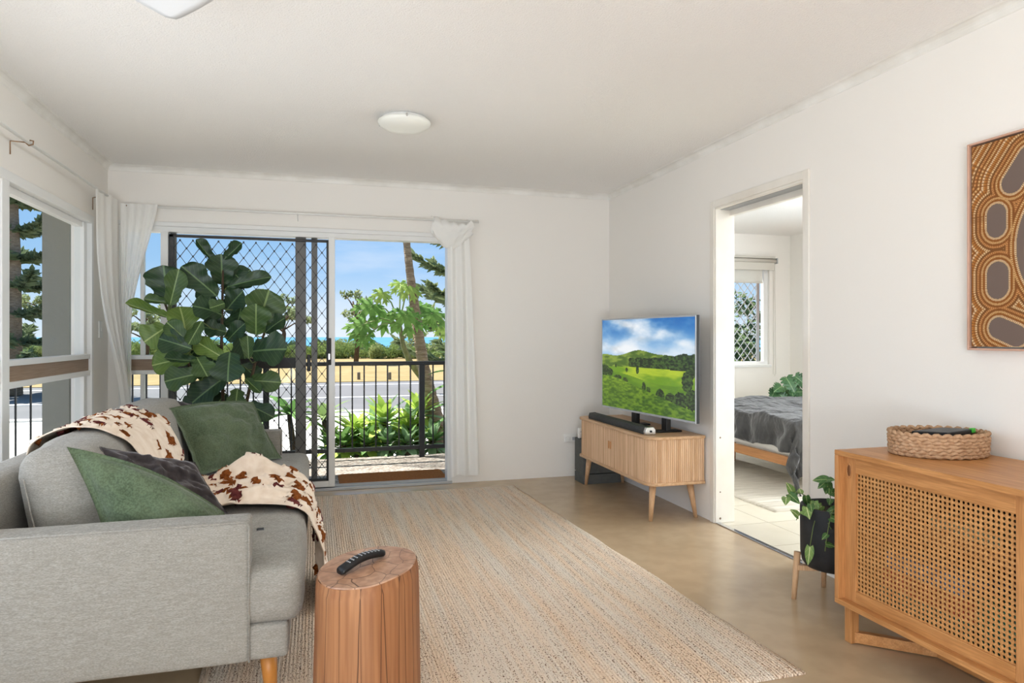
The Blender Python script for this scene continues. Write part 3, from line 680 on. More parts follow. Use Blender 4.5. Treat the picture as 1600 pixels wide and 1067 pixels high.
def blanket(u, v):
    x_, z_, _ = on_path(u); d = u * seg[-1]
    onseat = max(0, 1 - abs(d - 1.02) / 0.34); hang = max(0, min(1, (d - 1.3) / 0.15))
    top = max(0, 1 - abs(d - 0.22) / 0.3)
    wide = 0.66 + 0.06 * top - 0.22 * hang
    yc = 3.32 - 0.02 * hang + 0.05 * (1 - top) * (1 - hang) * 0 + 0.0 * onseat
    yc = 3.34 + (0.02 if d < 0.6 else -0.03)
    w = fbm((u * 5, v * 3, 1.7)) * 0.5
    y_ = yc + (v - 0.5) * wide + 0.035 * fbm((u * 7, v * 4, 8))
    ridge = (0.5 + 0.5 * math.sin(v * 19 + 3.2 * math.sin(u * 7) + w * 5)) ** 1.6
    lift = 0.052 * ridge * onseat + 0.010 * ridge * top + 0.006
    lift += 0.07 * math.exp(-((v - 0.92) / 0.10) ** 2) * math.exp(-((d - 0.93) / 0.12) ** 2)
    x_ += hang * (0.018 * math.sin(v * 17 + 1.5 * math.sin(u * 9)) + 0.012 + 0.04 * hang * (v - 0.3) * (u - 0.8))
    z_ += lift + (0.012 * hang * math.sin(v * 17) if z_ < 0.1 else 0)
    return Vector((x_, y_, max(z_, 0.018)))
NU, NV = 230, 96
bv, bfc = gridf(lambda u, v: blanket(u, v), NU, NV)
rnd = random.Random(5)
spots = []
for k in range(150):
    spots.append((rnd.uniform(0.02, 0.985), rnd.uniform(0.03, 0.97), rnd.choice((0.012, 0.016, 0.024)), rnd.uniform(0.026, 0.055), rnd.random() < 0.25))
col = np.zeros(NU * NV, int)
for j in range(NV):
    for i in range(NU):
        u, v = i / (NU - 1), j / (NV - 1)
        for (su, sv, a, b, pl_) in spots:
            q = ((u - su) / a * 1.25) ** 2 + ((v - sv) / b) ** 2
            if q < 1 + 0.5 * noise.noise(Vector((u * 60, v * 30, 0))): col[j * NU + i] = 2 if pl_ else 1; break
    # tufts stand proud of the knit
bv = [Vector(p) for p in bv]
for idx in range(len(bv)):
    if col[idx]:
        i, j = idx % NU, idx // NU
        a = bv[j * NU + min(i + 1, NU - 1)] - bv[j * NU + max(i - 1, 0)]; b = bv[min(j + 1, NV - 1) * NU + i] - bv[max(j - 1, 0) * NU + i]
        n_ = a.cross(b).normalized()
        bv[idx] = bv[idx] + n_ * (0.010 + 0.005 * rnd.random())
mb = MB(); mb.v = [tuple(p) for p in bv]; mb.f = bfc; mb.m = [int(max(col[q[0]], 0)) if (col[q[0]] and col[q[2]]) else 0 for q in bfc]
bl = mb.build('throw_blanket', [CREAM, RUST, PLUM], None, True)
md = bl.modifiers.new('thick', 'SOLIDIFY'); md.thickness = 0.005; md.offset = 1
tag(bl, 'cream throw blanket with rust and plum tufts draped over the sofa', 'blanket')
def tassel(p, d, m, n=46, L=0.11):
    mb = MB(); p, d = Vector(p), Vector(d).normalized()
    for k in range(n):
        e = (d + Vector((rnd.gauss(0, 0.35), rnd.gauss(0, 0.35), rnd.gauss(0, 0.12)))).normalized() * L * rnd.uniform(0.6, 1)
        q = p + e; q.z = max(q.z, 0.014); mid = p + e * 0.5 + Vector((0, 0, 0.012)); mid.z = max(mid.z, 0.016)
        mb.tube([p, mid, q], [0.003, 0.004, 0.002], 4)
    return mb.build('tassel', m, bl)
tassel(blanket(1, 0.1), (0.8, 0.3, -0.1), RUST); tassel(blanket(1, 0.5), (0.9, 0.1, -0.1), RUST); tassel(blanket(1, 0.93), (0.9, 0.2, 0), PLUM); tassel(blanket(0.965, 0.98), (0.7, 0.8, 0), PLUM)
tassel(G(148, 702, 2.99), (0.5, -0.7, 0.2), RUST, 90, 0.075)

# ------------------------------------------------------------------ stump table and remote
def stump_mat(top):
    m = mat('stump_end_grain' if top else 'stump_side_wood', (198, 160, 132) if top else (174, 124, 84), 0.28 if top else 0.55, spec=0.5 if top else 0.35, col2=(176, 132, 102) if top else (152, 100, 64), vs=5, stretch=(1, 1, 1) if top else (3, 3, 0.16),
            fine=(112, 66, 40), fs=16, fstretch=(2, 2, 1) if top else (5, 5, 0.14), famt=0.35, bump=0.15, bs=22, bstretch=(1, 1, 0.2), bdist=0.004)
    N, L = m.node_tree.nodes, m.node_tree.links; b = N['Principled BSDF']; src = b.inputs['Base Color'].links[0].from_socket
    tc = N.new('ShaderNodeTexCoord'); mp = N.new('ShaderNodeMapping'); mp.inputs['Scale'].default_value = (1, 1, 1) if top else (1, 1, 0.012); L.new(tc.outputs['Object'], mp.inputs[0])
    vo = N.new('ShaderNodeTexVoronoi'); vo.feature = 'DISTANCE_TO_EDGE'; vo.inputs['Scale'].default_value = 15 if top else 21; vo.inputs['Randomness'].default_value = 1
    nz_ = N.new('ShaderNodeTexNoise'); nz_.inputs['Scale'].default_value = 5; L.new(mp.outputs[0], nz_.inputs['Vector'])
    ad = N.new('ShaderNodeMixRGB'); ad.inputs[0].default_value = 0.12 if top else 0.03; L.new(mp.outputs[0], ad.inputs[1]); L.new(nz_.outputs['Color'], ad.inputs[2]); L.new(ad.outputs[0], vo.inputs['Vector'])
    r = N.new('ShaderNodeValToRGB'); r.color_ramp.elements[0].position = 0.008; r.color_ramp.elements[1].position = 0.022 if top else 0.03
    r.color_ramp.elements[0].color = (0.85, 0.85, 0.85, 1); r.color_ramp.elements[1].color = (0, 0, 0, 1); L.new(vo.outputs['Distance'], r.inputs[0])
    mx = N.new('ShaderNodeMixRGB'); L.new(r.outputs[0], mx.inputs[0]); L.new(src, mx.inputs[1]); mx.inputs[2].default_value = lin((74, 44, 28)); L.new(mx.outputs[0], b.inputs['Base Color'])
    return m
SIDEW, TOPW = stump_mat(False), stump_mat(True)
st_loc = (0.165, 2.30, 0.0125)
st = empty('stump_table', st_loc, 0, 'sawn tree stump side table standing on the rug', 'table')
def stump_top_z(x_, y_): return 0.437 + 0.10 * x_ + 0.08 * y_
def stump_r(a): return 0.163 * (1 + 0.03 * math.sin(2 * a + 0.6) + 0.018 * math.sin(3 * a + 1) + 0.008 * math.sin(7 * a))
n = 96; rows = 14; v, f = [], []
for j in range(rows):
    t = j / (rows - 1)
    for k in range(n):
        a = 2 * math.pi * k / n; r = stump_r(a) * (1.045 - 0.05 * t + 0.006 * math.sin(a * 9 + t * 2)) + 0.0025 * fbm((math.cos(a) * 9, math.sin(a) * 9, t * 1.2))
        if j == rows - 1: r -= 0.006
        x_, y_ = r * math.cos(a), r * math.sin(a)
        v.append((x_, y_, (stump_top_z(x_, y_) - 0.004) * min(1, t * 1.0)))
for j in range(rows - 1):
    for k in range(n): q = (k + 1) % n; f.append((j * n + k, j * n + q, (j + 1) * n + q, (j + 1) * n + k))
f.append(tuple(range(n - 1, -1, -1)))
part('stump_body', (v, f), SIDEW, st, True)
v2 = []; f2 = []
for ri, rr in enumerate((1.0, 0.985, 0.8, 0.6, 0.4, 0.2)):
    for k in range(n):
        a = 2 * math.pi * k / n; r = (stump_r(a) * 0.995 - 0.006) * rr; x_, y_ = r * math.cos(a), r * math.sin(a)
        v2.append((x_, y_, stump_top_z(x_, y_) + (-0.004 if ri == 0 else 0)))
for ri in range(5):
    for k in range(n): q = (k + 1) % n; f2.append((ri * n + k, ri * n + q, (ri + 1) * n + q, (ri + 1) * n + k))
f2.append(tuple(5 * n + k for k in range(n)))
part('sawn_top', (v2, f2), TOPW, st, False)
# remote: a bowed wand
def rem_pt(t, s, w):                     # t along, s across
    pass
rm_a, rm_b = Vector((0.076, 2.262)), Vector((0.222, 2.35))
def rz(t): return 0.012 + 0.011 * math.sin(math.pi * min(1, t * 1.05)) + 0.004 * (1 - t)
dirv = (rm_b - rm_a).normalized(); nor = Vector((-dirv.y, dirv.x))
rem = empty('remote_control', (rm_a.x, rm_a.y, 0.4495), 0, 'black curved remote control lying on the stump table', 'remote')
def top_world(x_, y_): return st_loc[2] + stump_top_z(x_ - st_loc[0], y_ - st_loc[1])
v, f = [], []; NL = 24; nr = 14
for i in range(NL):
    t = i / (NL - 1); c = rm_a.lerp(rm_b, t * 1.0) ; L_ = (rm_b - rm_a).length
    hw = (0.021 - 0.005 * t) * (1 if 0 < i < NL - 1 else 0.8); hh = 0.0115 * (1 if 0 < i < NL - 1 else 0.8)
    zc = top_world(c.x, c.y) + 0.0125 + 0.014 * math.sin(math.pi * t) ** 1.2 + 0.001
    for k in range(nr):
        a = 2 * math.pi * k / nr; ca, sa = math.cos(a), math.sin(a)
        px_, pz_ = hw * math.copysign(abs(ca) ** 0.6, ca), hh * math.copysign(abs(sa) ** 0.7, sa)
        p = c + nor * px_; v.append((p.x - rm_a.x, p.y - rm_a.y, zc + pz_ - 0.4495))
for i in range(NL - 1):
    for k in range(nr): q = (k + 1) % nr; f.append((i * nr + k, i * nr + q, (i + 1) * nr + q, (i + 1) * nr + k))
f += [tuple(range(nr - 1, -1, -1)), tuple((NL - 1) * nr + k for k in range(nr))]
part('remote_body', (v, f), BLACK, rem, True)
GREYBTN = mat('grey_rubber_button', (170, 172, 176), 0.5)
btn = None
for i, t in enumerate((0.2, 0.28, 0.36, 0.46, 0.54, 0.62, 0.7, 0.78, 0.86)):
    for s in (-0.008, 0, 0.008):
        c = rm_a.lerp(rm_b, t) + nor * s
        z_ = top_world(c.x, c.y) + 0.0125 + 0.014 * math.sin(math.pi * t) ** 1.2 + 0.0122 - 0.4495
        if btn is None: btn = o = MB().add(lathe([(0.0026, -0.001), (0.0026, 0.001), (0.0015, 0.0016)], 8)).build('button', GREYBTN, rem)
        else: o = inst(btn, 'button', rem)
        o.location = (c.x - rm_a.x, c.y - rm_a.y, z_)

# ------------------------------------------------------------------ TV unit
TX0, TX1, TY0, TY1, TZ0, TZ1 = 2.065, 2.465, 4.0, 5.24, 0.235, 0.553
tvu = empty('tv_cabinet', (0, 0, 0), 0, 'pale oak cabinet with slatted sliding doors and splayed legs', 'cabinet')
def outline(off, r=0.075, seg=10):
    """back-near, round the front corners, back-far (plan view)"""
    x0, y0, y1 = TX0 - off, TY0 - off, TY1 + off; p = [(TX1, y0)]
    p += [(x0 + r - r * math.sin(a), y0 + r - r * math.cos(a)) for a in [math.pi / 2 * i / seg for i in range(seg + 1)]]
    p += [(x0 + r - r * math.cos(a), y1 - r + r * math.sin(a)) for a in [math.pi / 2 * i / seg for i in range(seg + 1)]]
    return p + [(TX1, y1)]
def slab(pts, z0, z1):
    n = len(pts); v = [(x_, y_, z0) for x_, y_ in pts] + [(x_, y_, z1) for x_, y_ in pts]
    return v, [tuple(range(n)), tuple(range(2 * n - 1, n - 1, -1))] + [(i, n + i, n + (i + 1) % n, (i + 1) % n) for i in range(n)]
part('cabinet_top', slab(outline(0.012, 0.085), TZ1 - 0.02, TZ1), OAKY, tvu, bevel=0.005)
part('cabinet_bottom', slab(outline(0.012, 0.085), TZ0, TZ0 + 0.02), OAKY, tvu, bevel=0.005)
MB().box((TX1 - 0.01, TY0 + 0.005, TZ0 + 0.02), (TX1, TY1 - 0.005, TZ1 - 0.02)).build('back_panel', OAK, tvu)
pts = outline(-0.006); cum = [0]
for a, b in zip(pts[:-1], pts[1:]): cum.append(cum[-1] + math.dist(a, b))
def along(s):
    for i in range(len(cum) - 1):
        if s <= cum[i + 1] + 1e-9:
            t = (s - cum[i]) / (cum[i + 1] - cum[i]); a, b = Vector(pts[i]), Vector(pts[i + 1])
            d = (b - a).normalized(); return a.lerp(b, t), Vector((-d.y, d.x))
SL = 0.0145; tot = cum[-1]; ctr_s = tot / 2; nsl = int(tot / SL)
OAKS = [mat('oak_slat_%d' % k, c1, 0.5, col2=c2, vs=7, stretch=(8, 8, 0.7)) for k, (c1, c2) in enumerate((((224, 188, 150), (208, 170, 132)), ((212, 174, 136), (196, 156, 118)), ((230, 196, 160), (214, 178, 142))))]
rs = random.Random(3)
def tambour(name, s0, s1):
    mb = MB(); s = s0; SL = (s1 - s0) / round((s1 - s0) / 0.0145)
    while s + SL <= s1 + 1e-6:
        ring = []
        for q in (0, 0.12, 0.3, 0.7, 0.88, 1):
            p, nn = along(min(s + SL * q, tot)); out = (0, 0.0035, 0.005, 0.005, 0.0035, 0)[(0, 0.12, 0.3, 0.7, 0.88, 1).index(q)]
            # outward is away from the cabinet middle
            c = Vector(((TX0 + TX1) / 2 + 0.1, (TY0 + TY1) / 2)); o_ = nn if (p - c).dot(nn) > 0 else -nn
            ring.append(p + o_ * out)
        v = [(p.x, p.y, TZ0 + 0.02) for p in ring] + [(p.x, p.y, TZ1 - 0.02) for p in ring]; n_ = len(ring)
        mb.add((v, [(i, i + 1, n_ + i + 1, n_ + i) for i in range(n_ - 1)]), None, rs.randrange(3)); s += SL
    return mb.build(name, OAKS, tvu)
iside = (TX1 - TX0) + 0.0
s_near, s_far = cum[1], cum[-2]
tambour('slatted_side', 0, s_near + 0.05)
dn = tambour('sliding_door', s_near + 0.05, ctr_s - 0.001)
df = tambour('sliding_door', ctr_s + 0.002, s_far - 0.05)
tambour('slatted_side', s_far - 0.05, tot)
hx = TX0 + 0.006
MB().box((hx - 0.012, (TY0 + TY1) / 2 - 0.022, 0.385), (hx - 0.002, (TY0 + TY1) / 2 - 0.012, 0.44)).build('finger_pull', HONEYZ, dn, bevel=0.003)
MB().box((hx - 0.012, (TY0 + TY1) / 2 + 0.012, 0.385), (hx - 0.002, (TY0 + TY1) / 2 + 0.022, 0.44)).build('finger_pull', HONEYZ, df, bevel=0.003)
for (x_, y_, fx, fy) in ((TX0 + 0.06, TY0 + 0.07, 2.10, 4.055), (TX0 + 0.06, TY1 - 0.09, 2.115, 5.2), (TX1 - 0.06, TY0 + 0.09, 2.435, 4.06), (TX1 - 0.06, TY1 - 0.09, 2.44, 5.2)):
    part('leg', tube([(x_, y_, TZ0 + 0.001), (fx, fy, 0)], [0.024, 0.012], 16), OAK, tvu, True)
CA = Vector((2.185, 5.035, 0)); CB = Vector((2.318, 3.86, 0)); tdir = (CB - CA).normalized(); tn = Vector((tdir.y, -tdir.x, 0))
if tn.x > 0: tn = -tn
tvz0, tvz1 = 0.648, 1.338
tv = empty('television', (0, 0, 0), 0, 'flat television showing green hills, standing on the oak cabinet', 'television')
def tvbox(name, m, a0, a1, z0, z1, d0, d1, parent=tv, bevel=0.0):
    """a: along the screen 0..1, d: depth towards the wall"""
    vs_ = []
    for z_ in (z0, z1):
        for (a, d) in ((a0, d0), (a1, d0), (a1, d1), (a0, d1)):
            p = CA.lerp(CB, a) - tn * d; vs_.append((p.x, p.y, z_))
    return part(name, (vs_, [(0, 3, 2, 1), (4, 5, 6, 7), (0, 1, 5, 4), (1, 2, 6, 5), (2, 3, 7, 6), (3, 0, 4, 7)]), m, parent, bevel=bevel)
SILV = mat('silver_bezel', (190, 192, 196), 0.45, 0.3)
tvbox('back_shell', BLACK, 0.0, 1.0, tvz0, tvz1, 0.0015, 0.028, bevel=0.003); tvbox('rear_housing', BLACK, 0.15, 0.85, tvz0 + 0.04, tvz0 + 0.42, 0.03, 0.075, bevel=0.01)
bz = 0.008 / (CB - CA).length
tvbox('bezel', SILV, 0, bz, tvz0, tvz1, -0.003, 0.0015); tvbox('bezel', SILV, 1 - bz, 1, tvz0, tvz1, -0.003, 0.0015)
tvbox('bezel', SILV, bz, 1 - bz, tvz0, tvz0 + 0.013, -0.003, 0.0015); tvbox('bezel', SILV, bz, 1 - bz, tvz1 - 0.010, tvz1, -0.003, 0.0015)
def vnoise(x_, y_, seed):
    r = np.random.RandomState(seed); g = r.rand(64, 64)
    xi, yi = np.floor(x_).astype(int), np.floor(y_).astype(int); fx, fy = x_ - xi, y_ - yi
    fx, fy = fx * fx * (3 - 2 * fx), fy * fy * (3 - 2 * fy); w = lambda a, b: g[b % 64, a % 64]
    return (w(xi, yi) * (1 - fx) + w(xi + 1, yi) * fx) * (1 - fy) + (w(xi, yi + 1) * (1 - fx) + w(xi + 1, yi + 1) * fx) * fy
def nfbm(x_, y_, seed, o=5):
    return sum(vnoise(x_ * 2 ** k, y_ * 2 ** k, seed + k) * 0.5 ** (k + 1) for k in range(o)) / (1 - 0.5 ** o)
def landscape(w=300, h=170):
    u, v = np.meshgrid((np.arange(w) + 0.5) / w, (np.arange(h) + 0.5) / h)
    mix = lambda a, b, t: np.array(a)[None, None] * (1 - t[..., None]) + (np.array(b)[None, None] if np.ndim(b) == 1 else b) * t[..., None]
    sm = lambda a, b, x_: np.clip((x_ - a) / (b - a), 0, 1) ** 2 * (3 - 2 * np.clip((x_ - a) / (b - a), 0, 1))
    sky = mix((150, 190, 226), (28, 104, 178), sm(0.62, 1.0, v))
    cl = nfbm(u * 3.2 + v * 1.5, v * 5 - u * 0.8, 3); big = np.exp(-(((u - 0.33) / 0.22) ** 2 + ((v - 0.86) / 0.15) ** 2)) + 0.8 * np.exp(-(((u - 0.69) / 0.09) ** 2 + ((v - 0.82) / 0.08) ** 2)) + 0.6 * np.exp(-(((v - 0.66) / 0.07) ** 2)) + 0.5 * np.exp(-(((u - 0.9) / 0.12) ** 2 + ((v - 0.75) / 0.06) ** 2))
    t = sm(0.36, 0.78, cl * 0.75 + big * 0.34); sky = sky * (1 - t[..., None]) + np.array((236, 240, 244)) * t[..., None]
    sky -= (22 * sm(0.5, 0.7, nfbm(u * 6, v * 9, 9)) * t)[..., None]
    img = sky
    hill = 0.585 + 0.075 * np.exp(-((u - 0.44) / 0.17) ** 2) + 0.03 * np.exp(-((u - 0.75) / 0.2) ** 2) + 0.02 * np.exp(-((u - 0.04) / 0.1) ** 2)
    g = nfbm(u * 18, v * 40, 21); hc = mix((70, 100, 30), (134, 156, 58), sm(0.3, 0.7, g))
    m_ = v < hill; img = np.where(m_[..., None], hc, img)
    tr = 0.50 + 0.06 * u + 0.05 * nfbm(u * 26, u * 0, 31) ; trb = 0.51 - 0.06 * (u - 0.4) * 0
    tc = mix((16, 34, 14), (70, 100, 34), sm(0.3, 0.75, nfbm(u * 60, v * 70, 41)))
    m_ = (u > 0.33) & (v < tr + 0.03 + 0.06 * np.clip(u - 0.5, 0, 1)) & (v > 0.455 + 0.02 * (1 - u)); img = np.where(m_[..., None], tc, img)
    field = 0.475 - 0.02 * (u - 0.5) ** 2 - 0.03 * np.clip(0.3 - u, 0, 1)
    fc = mix((104, 146, 22), (172, 192, 40), sm(0.3, 0.7, nfbm(u * 5, v * 16, 51))); m_ = v < field; img = np.where(m_[..., None], fc, img)
    dip = 0.36 + 0.05 * np.sin(u * 5 + 1); fd = mix((70, 112, 18), (120, 158, 28), nfbm(u * 10, v * 30, 55)); img = np.where((v < dip)[..., None], fd, img)
    mid = 0.325 - 0.22 * (u - 0.25) * (u > 0.25) + 0.05 * (u < 0.25) * (0.25 - u) * 4
    for (cx, cy, rx, ry) in ((0.03, 0.42, 0.06, 0.06), (0.1, 0.40, 0.035, 0.045), (0.19, 0.345, 0.05, 0.03), (0.29, 0.32, 0.03, 0.035), (0.43, 0.445, 0.018, 0.04), (0.305, 0.44, 0.014, 0.025), (0.175, 0.48, 0.012, 0.02), (0.5, 0.27, 0.02, 0.05), (0.55, 0.24, 0.02, 0.04), (0.67, 0.2, 0.045, 0.07), (0.77, 0.17, 0.05, 0.075), (0.87, 0.17, 0.06, 0.09), (0.93, 0.37, 0.05, 0.1), (0.97, 0.5, 0.05, 0.1), (0.97, 0.2, 0.06, 0.1), (0.85, 0.52, 0.08, 0.05)):
        q = ((u - cx) / rx) ** 2 + ((v - cy) / ry) ** 2; m_ = q < 0.65 + 0.8 * nfbm(u * 45, v * 45, 61); img = np.where(m_[..., None], tc * 0.95, img)
    fg = np.where(u < 0.2, 0.36 - 0.1 * u, 0.34 - 0.32 * (u - 0.2)) ; gc = mix((44, 80, 8), (128, 160, 34), sm(0.25, 0.75, nfbm(u * 30, v * 60, 71)) * 0.7 + 0.3 * sm(0.1, 0.34, v))
    img = np.where((v < fg)[..., None], gc, img)
    return np.clip(img, 0, 255)
LUM = vcol_mat('television_picture', 0.25, 0.72, 0.4)
scr0 = CA.lerp(CB, bz) + tn * 0.001; scr1 = CA.lerp(CB, 1 - bz) + tn * 0.001
printed('screen', (scr0.x, scr0.y, tvz0 + 0.013), (scr1.x - scr0.x, scr1.y - scr0.y, 0), (0, 0, tvz1 - tvz0 - 0.023), landscape(), LUM, tv)
for a in (0.38, 0.70):
    p = CA.lerp(CB, a) - tn * 0.02
    MB().box((p.x - 0.1, p.y - 0.045, TZ1 + 0.0005), (p.x + 0.1, p.y + 0.045, TZ1 + 0.012)).box((p.x - 0.015, p.y - 0.035, TZ1 + 0.01), (p.x + 0.02, p.y + 0.035, tvz0 + 0.01)).build('foot', BLACK, tv, bevel=0.004)
sbA, sbB = Vector((2.115, 5.06, 0)), Vector((2.125, 4.10, 0)); sd = (sbB - sbA).normalized(); sn_ = Vector((sd.y, -sd.x, 0))
sbar = empty('soundbar', (sbA.x, sbA.y, TZ1), 0, 'long charcoal soundbar with silver end cap below the television', 'soundbar')
def sb_sec(a0, a1, name, m, g=0.0):
    pr = [(-0.035, 0), (0.035, 0), (0.037, 0.02), (0.028, 0.046), (-0.022, 0.048), (-0.036, 0.03)]
    L_ = (sbB - sbA).length; v = [tuple(sd * (a * L_) + Vector((sn_.x * (q * (1 + g)), sn_.y * (q * (1 + g)), z_ * (1 + g) + 0.001))) for a in (a0, a1) for q, z_ in pr]; n_ = len(pr)
    return part(name, (v, [tuple(range(n_)), tuple(range(2 * n_ - 1, n_ - 1, -1))] + [(i, n_ + i, n_ + (i + 1) % n_, (i + 1) % n_) for i in range(n_)]), m, sbar, bevel=0.003)
sb_sec(0.02, 0.97, 'speaker_body', DGREY); sb_sec(0.97, 1.0, 'end_cap', CHROME, 0.04); sb_sec(0, 0.02, 'end_cap', BLACK, 0.02)
MB().box((0.005, -0.967, 0.017), (0.018, -0.958, 0.03)).build('port', BLACK, sbar, bevel=0.002)
subw = empty('subwoofer', (0, 0, 0), 0, 'dark grey subwoofer box on the floor in the corner behind the cabinet', 'speaker')
MB().box((2.095, 5.20, 0.085), (2.43, 5.40, 0.36)).build('speaker_box', SUBG, subw, bevel=0.004)
MB().box((2.095, 5.20, 0.0), (2.43, 5.40, 0.08)).build('plinth', SUBG, subw, bevel=0.004)
rt = empty('wifi_router', (2.13, 5.33, 0.36), math.radians(10), 'small white upright router on top of the subwoofer', 'router')
MB().box((-0.035, -0.012, 0.0), (0.035, 0.014, 0.085)).build('router_body', WHITEP, rt, bevel=0.008)
MB().box((-0.02, -0.0135, 0.05), (0.02, -0.0115, 0.056)).build('indicator_strip', GREYBTN, rt)
pp = empty('power_outlet', (2.115, YB, 0.33), 0, 'white power outlet on the wall beside the subwoofer', 'outlet')
MB().box((-0.058, -0.01, -0.036), (0.058, -0.0002, 0.036)).build('cover_plate', WHITEP, pp, bevel=0.003)
for s in (-0.03, 0.03): MB().box((s - 0.013, -0.013, -0.02), (s + 0.013, -0.009, 0.006)).build('socket', GREYBTN, pp, bevel=0.001)
MB().box((-0.05, -0.03, -0.03), (-0.01, -0.0125, 0.012)).build('plug', WHITEP, pp, bevel=0.004)

# ------------------------------------------------------------------ sideboard with cane doors
BX0, BXB, BYA, BYZ, BZ0, BZ1 = 1.985, 2.465, 2.275, 0.62, 0.147, 0.752
sbd = empty('sideboard', (0, 0, 0), 0, 'honey oak sideboard with woven cane sliding doors against the wall', 'cabinet')
T = 0.02
MB().box((BX0, BYZ, BZ1 - T), (BXB, BYA, BZ1)).build('cabinet_top', HONEY, sbd, bevel=0.002)
MB().box((BX0, BYZ, BZ0), (BXB, BYA, BZ0 + T)).build('cabinet_bottom', HONEY, sbd, bevel=0.002)
MB().box((BX0, BYA - T, BZ0 + T), (BXB, BYA, BZ1 - T)).build('side_panel', HONEYZ, sbd, bevel=0.002)
MB().box((BX0, BYZ, BZ0 + T), (BXB, BYZ + T, BZ1 - T)).build('side_panel', HONEYZ, sbd, bevel=0.002)
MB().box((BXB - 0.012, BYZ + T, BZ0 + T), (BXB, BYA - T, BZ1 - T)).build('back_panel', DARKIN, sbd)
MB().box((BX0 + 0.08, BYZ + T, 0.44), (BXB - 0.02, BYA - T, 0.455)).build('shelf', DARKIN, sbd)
def cane_door(name, xf, y0, y1):
    """y0 < y1; frame with round-holed cane"""
    z0, z1 = BZ0 + T, BZ1 - T; sw, rt_, rb = 0.058, 0.062, 0.046; th = 0.018
    d = MB().box((xf, y1 - sw, z0), (xf + th, y1, z1)).build(name, HONEYZ, sbd, bevel=0.002)
    MB().box((xf, y0, z0), (xf + th, y0 + sw, z1)).build('stile', HONEYZ, d, bevel=0.002)
    MB().box((xf, y0 + sw, z1 - rt_), (xf + th, y1 - sw, z1)).build('rail', HONEY, d, bevel=0.002)
    MB().box((xf, y0 + sw, z0), (xf + th, y1 - sw, z0 + rb)).build('rail', HONEY, d, bevel=0.002)
    a0, a1, c0, c1 = y0 + sw, y1 - sw, z0 + rb, z1 - rt_
    W, Hh = a1 - a0, c1 - c0; ny, nz_ = round(W / 0.0172), round(Hh / 0.0172); py, pz = W / ny, Hh / nz_
    mb = MB(); N = 8
    R = 0.0054
    for i in range(ny):
        for j in range(nz_):
            cy, cz = a0 + (i + 0.5) * py, c0 + (j + 0.5) * pz
            sq = [(1, 0), (1, 1), (0, 1), (-1, 1), (-1, 0), (-1, -1), (0, -1), (1, -1)]
            out = [(xf + 0.008 + (0.0012 if (a == 0 or b == 0) else -0.0006), cy + a * py / 2, cz + b * pz / 2) for a, b in sq]
            inn = [(xf + 0.0088, cy + R * math.cos(2 * math.pi * k / N), cz + R * math.sin(2 * math.pi * k / N)) for k in range(N)]
            bk = [(x_ + 0.003, y_, z_) for x_, y_, z_ in inn]
            mb.add((out + inn + bk, [(k, (k + 1) % N, N + (k + 1) % N, N + k) for k in range(N)] + [(N + k, N + (k + 1) % N, 2 * N + (k + 1) % N, 2 * N + k) for k in range(N)]))
    mb.build('cane_panel', CANE, d)
    return d
dA = cane_door('cane_door', BX0 + 0.03, 1.505, BYA - T)
pull = MB().add(lathe([(0.0095, 0), (0.012, 0.001), (0.012, 0.0022), (0.009, 0.0024), (0.0085, -0.001)], 20, 1.1, 2.6)).build('finger_pull', HONEYZ, dA, True)
pull.matrix_basis = Matrix.Translation((BX0 + 0.03, BYA - T - 0.026, 0.675)) @ Matrix.Rotation(-math.pi / 2, 4, 'Y') @ Matrix.Rotation(math.pi / 2, 4, 'Z')
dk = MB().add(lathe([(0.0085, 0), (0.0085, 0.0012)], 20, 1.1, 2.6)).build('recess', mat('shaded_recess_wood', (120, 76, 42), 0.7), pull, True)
cane_door('cane_door', BX0 + 0.052, BYZ + T, 1.56)
# sled base: posts and an angled floor rail
fb = MB(); wd = 0.036
def beam(a, b, w, z0, z1):
    a, b = Vector(a), Vector(b); d = (b - a).normalized(); n_ = Vector((-d.y, d.x)) * w / 2
    v = [(*(a - n_), z0), (*(a + n_), z0), (*(b + n_), z0), (*(b - n_), z0), (*(a - n_), z1), (*(a + n_), z1), (*(b + n_), z1), (*(b - n_), z1)]
    return v, [(0, 3, 2, 1), (4, 5, 6, 7), (0, 1, 5, 4), (1, 2, 6, 5), (2, 3, 7, 6), (3, 0, 4, 7)]
P0, P1, P2, P3 = (2.03, 2.232), (2.245, 2.035), (2.245, 0.88), (2.03, 0.68)
for p in (P0, P3): MB().box((p[0] - 0.018, p[1] - 0.018, 0.001), (p[0] + 0.018, p[1] + 0.018, BZ0)).build('leg', HONEYZ, sbd, bevel=0.002)
for y_ in (2.232, 0.68): MB().box((2.42, y_ - 0.018, 0.001), (2.452, y_ + 0.018, BZ0)).build('leg', HONEYZ, sbd, bevel=0.002)
for (a, b) in ((P0, P1), (P1, P2), (P2, P3)): part('floor_rail', beam(a, b, 0.03, 0.004, 0.045), HONEY, sbd, bevel=0.002)
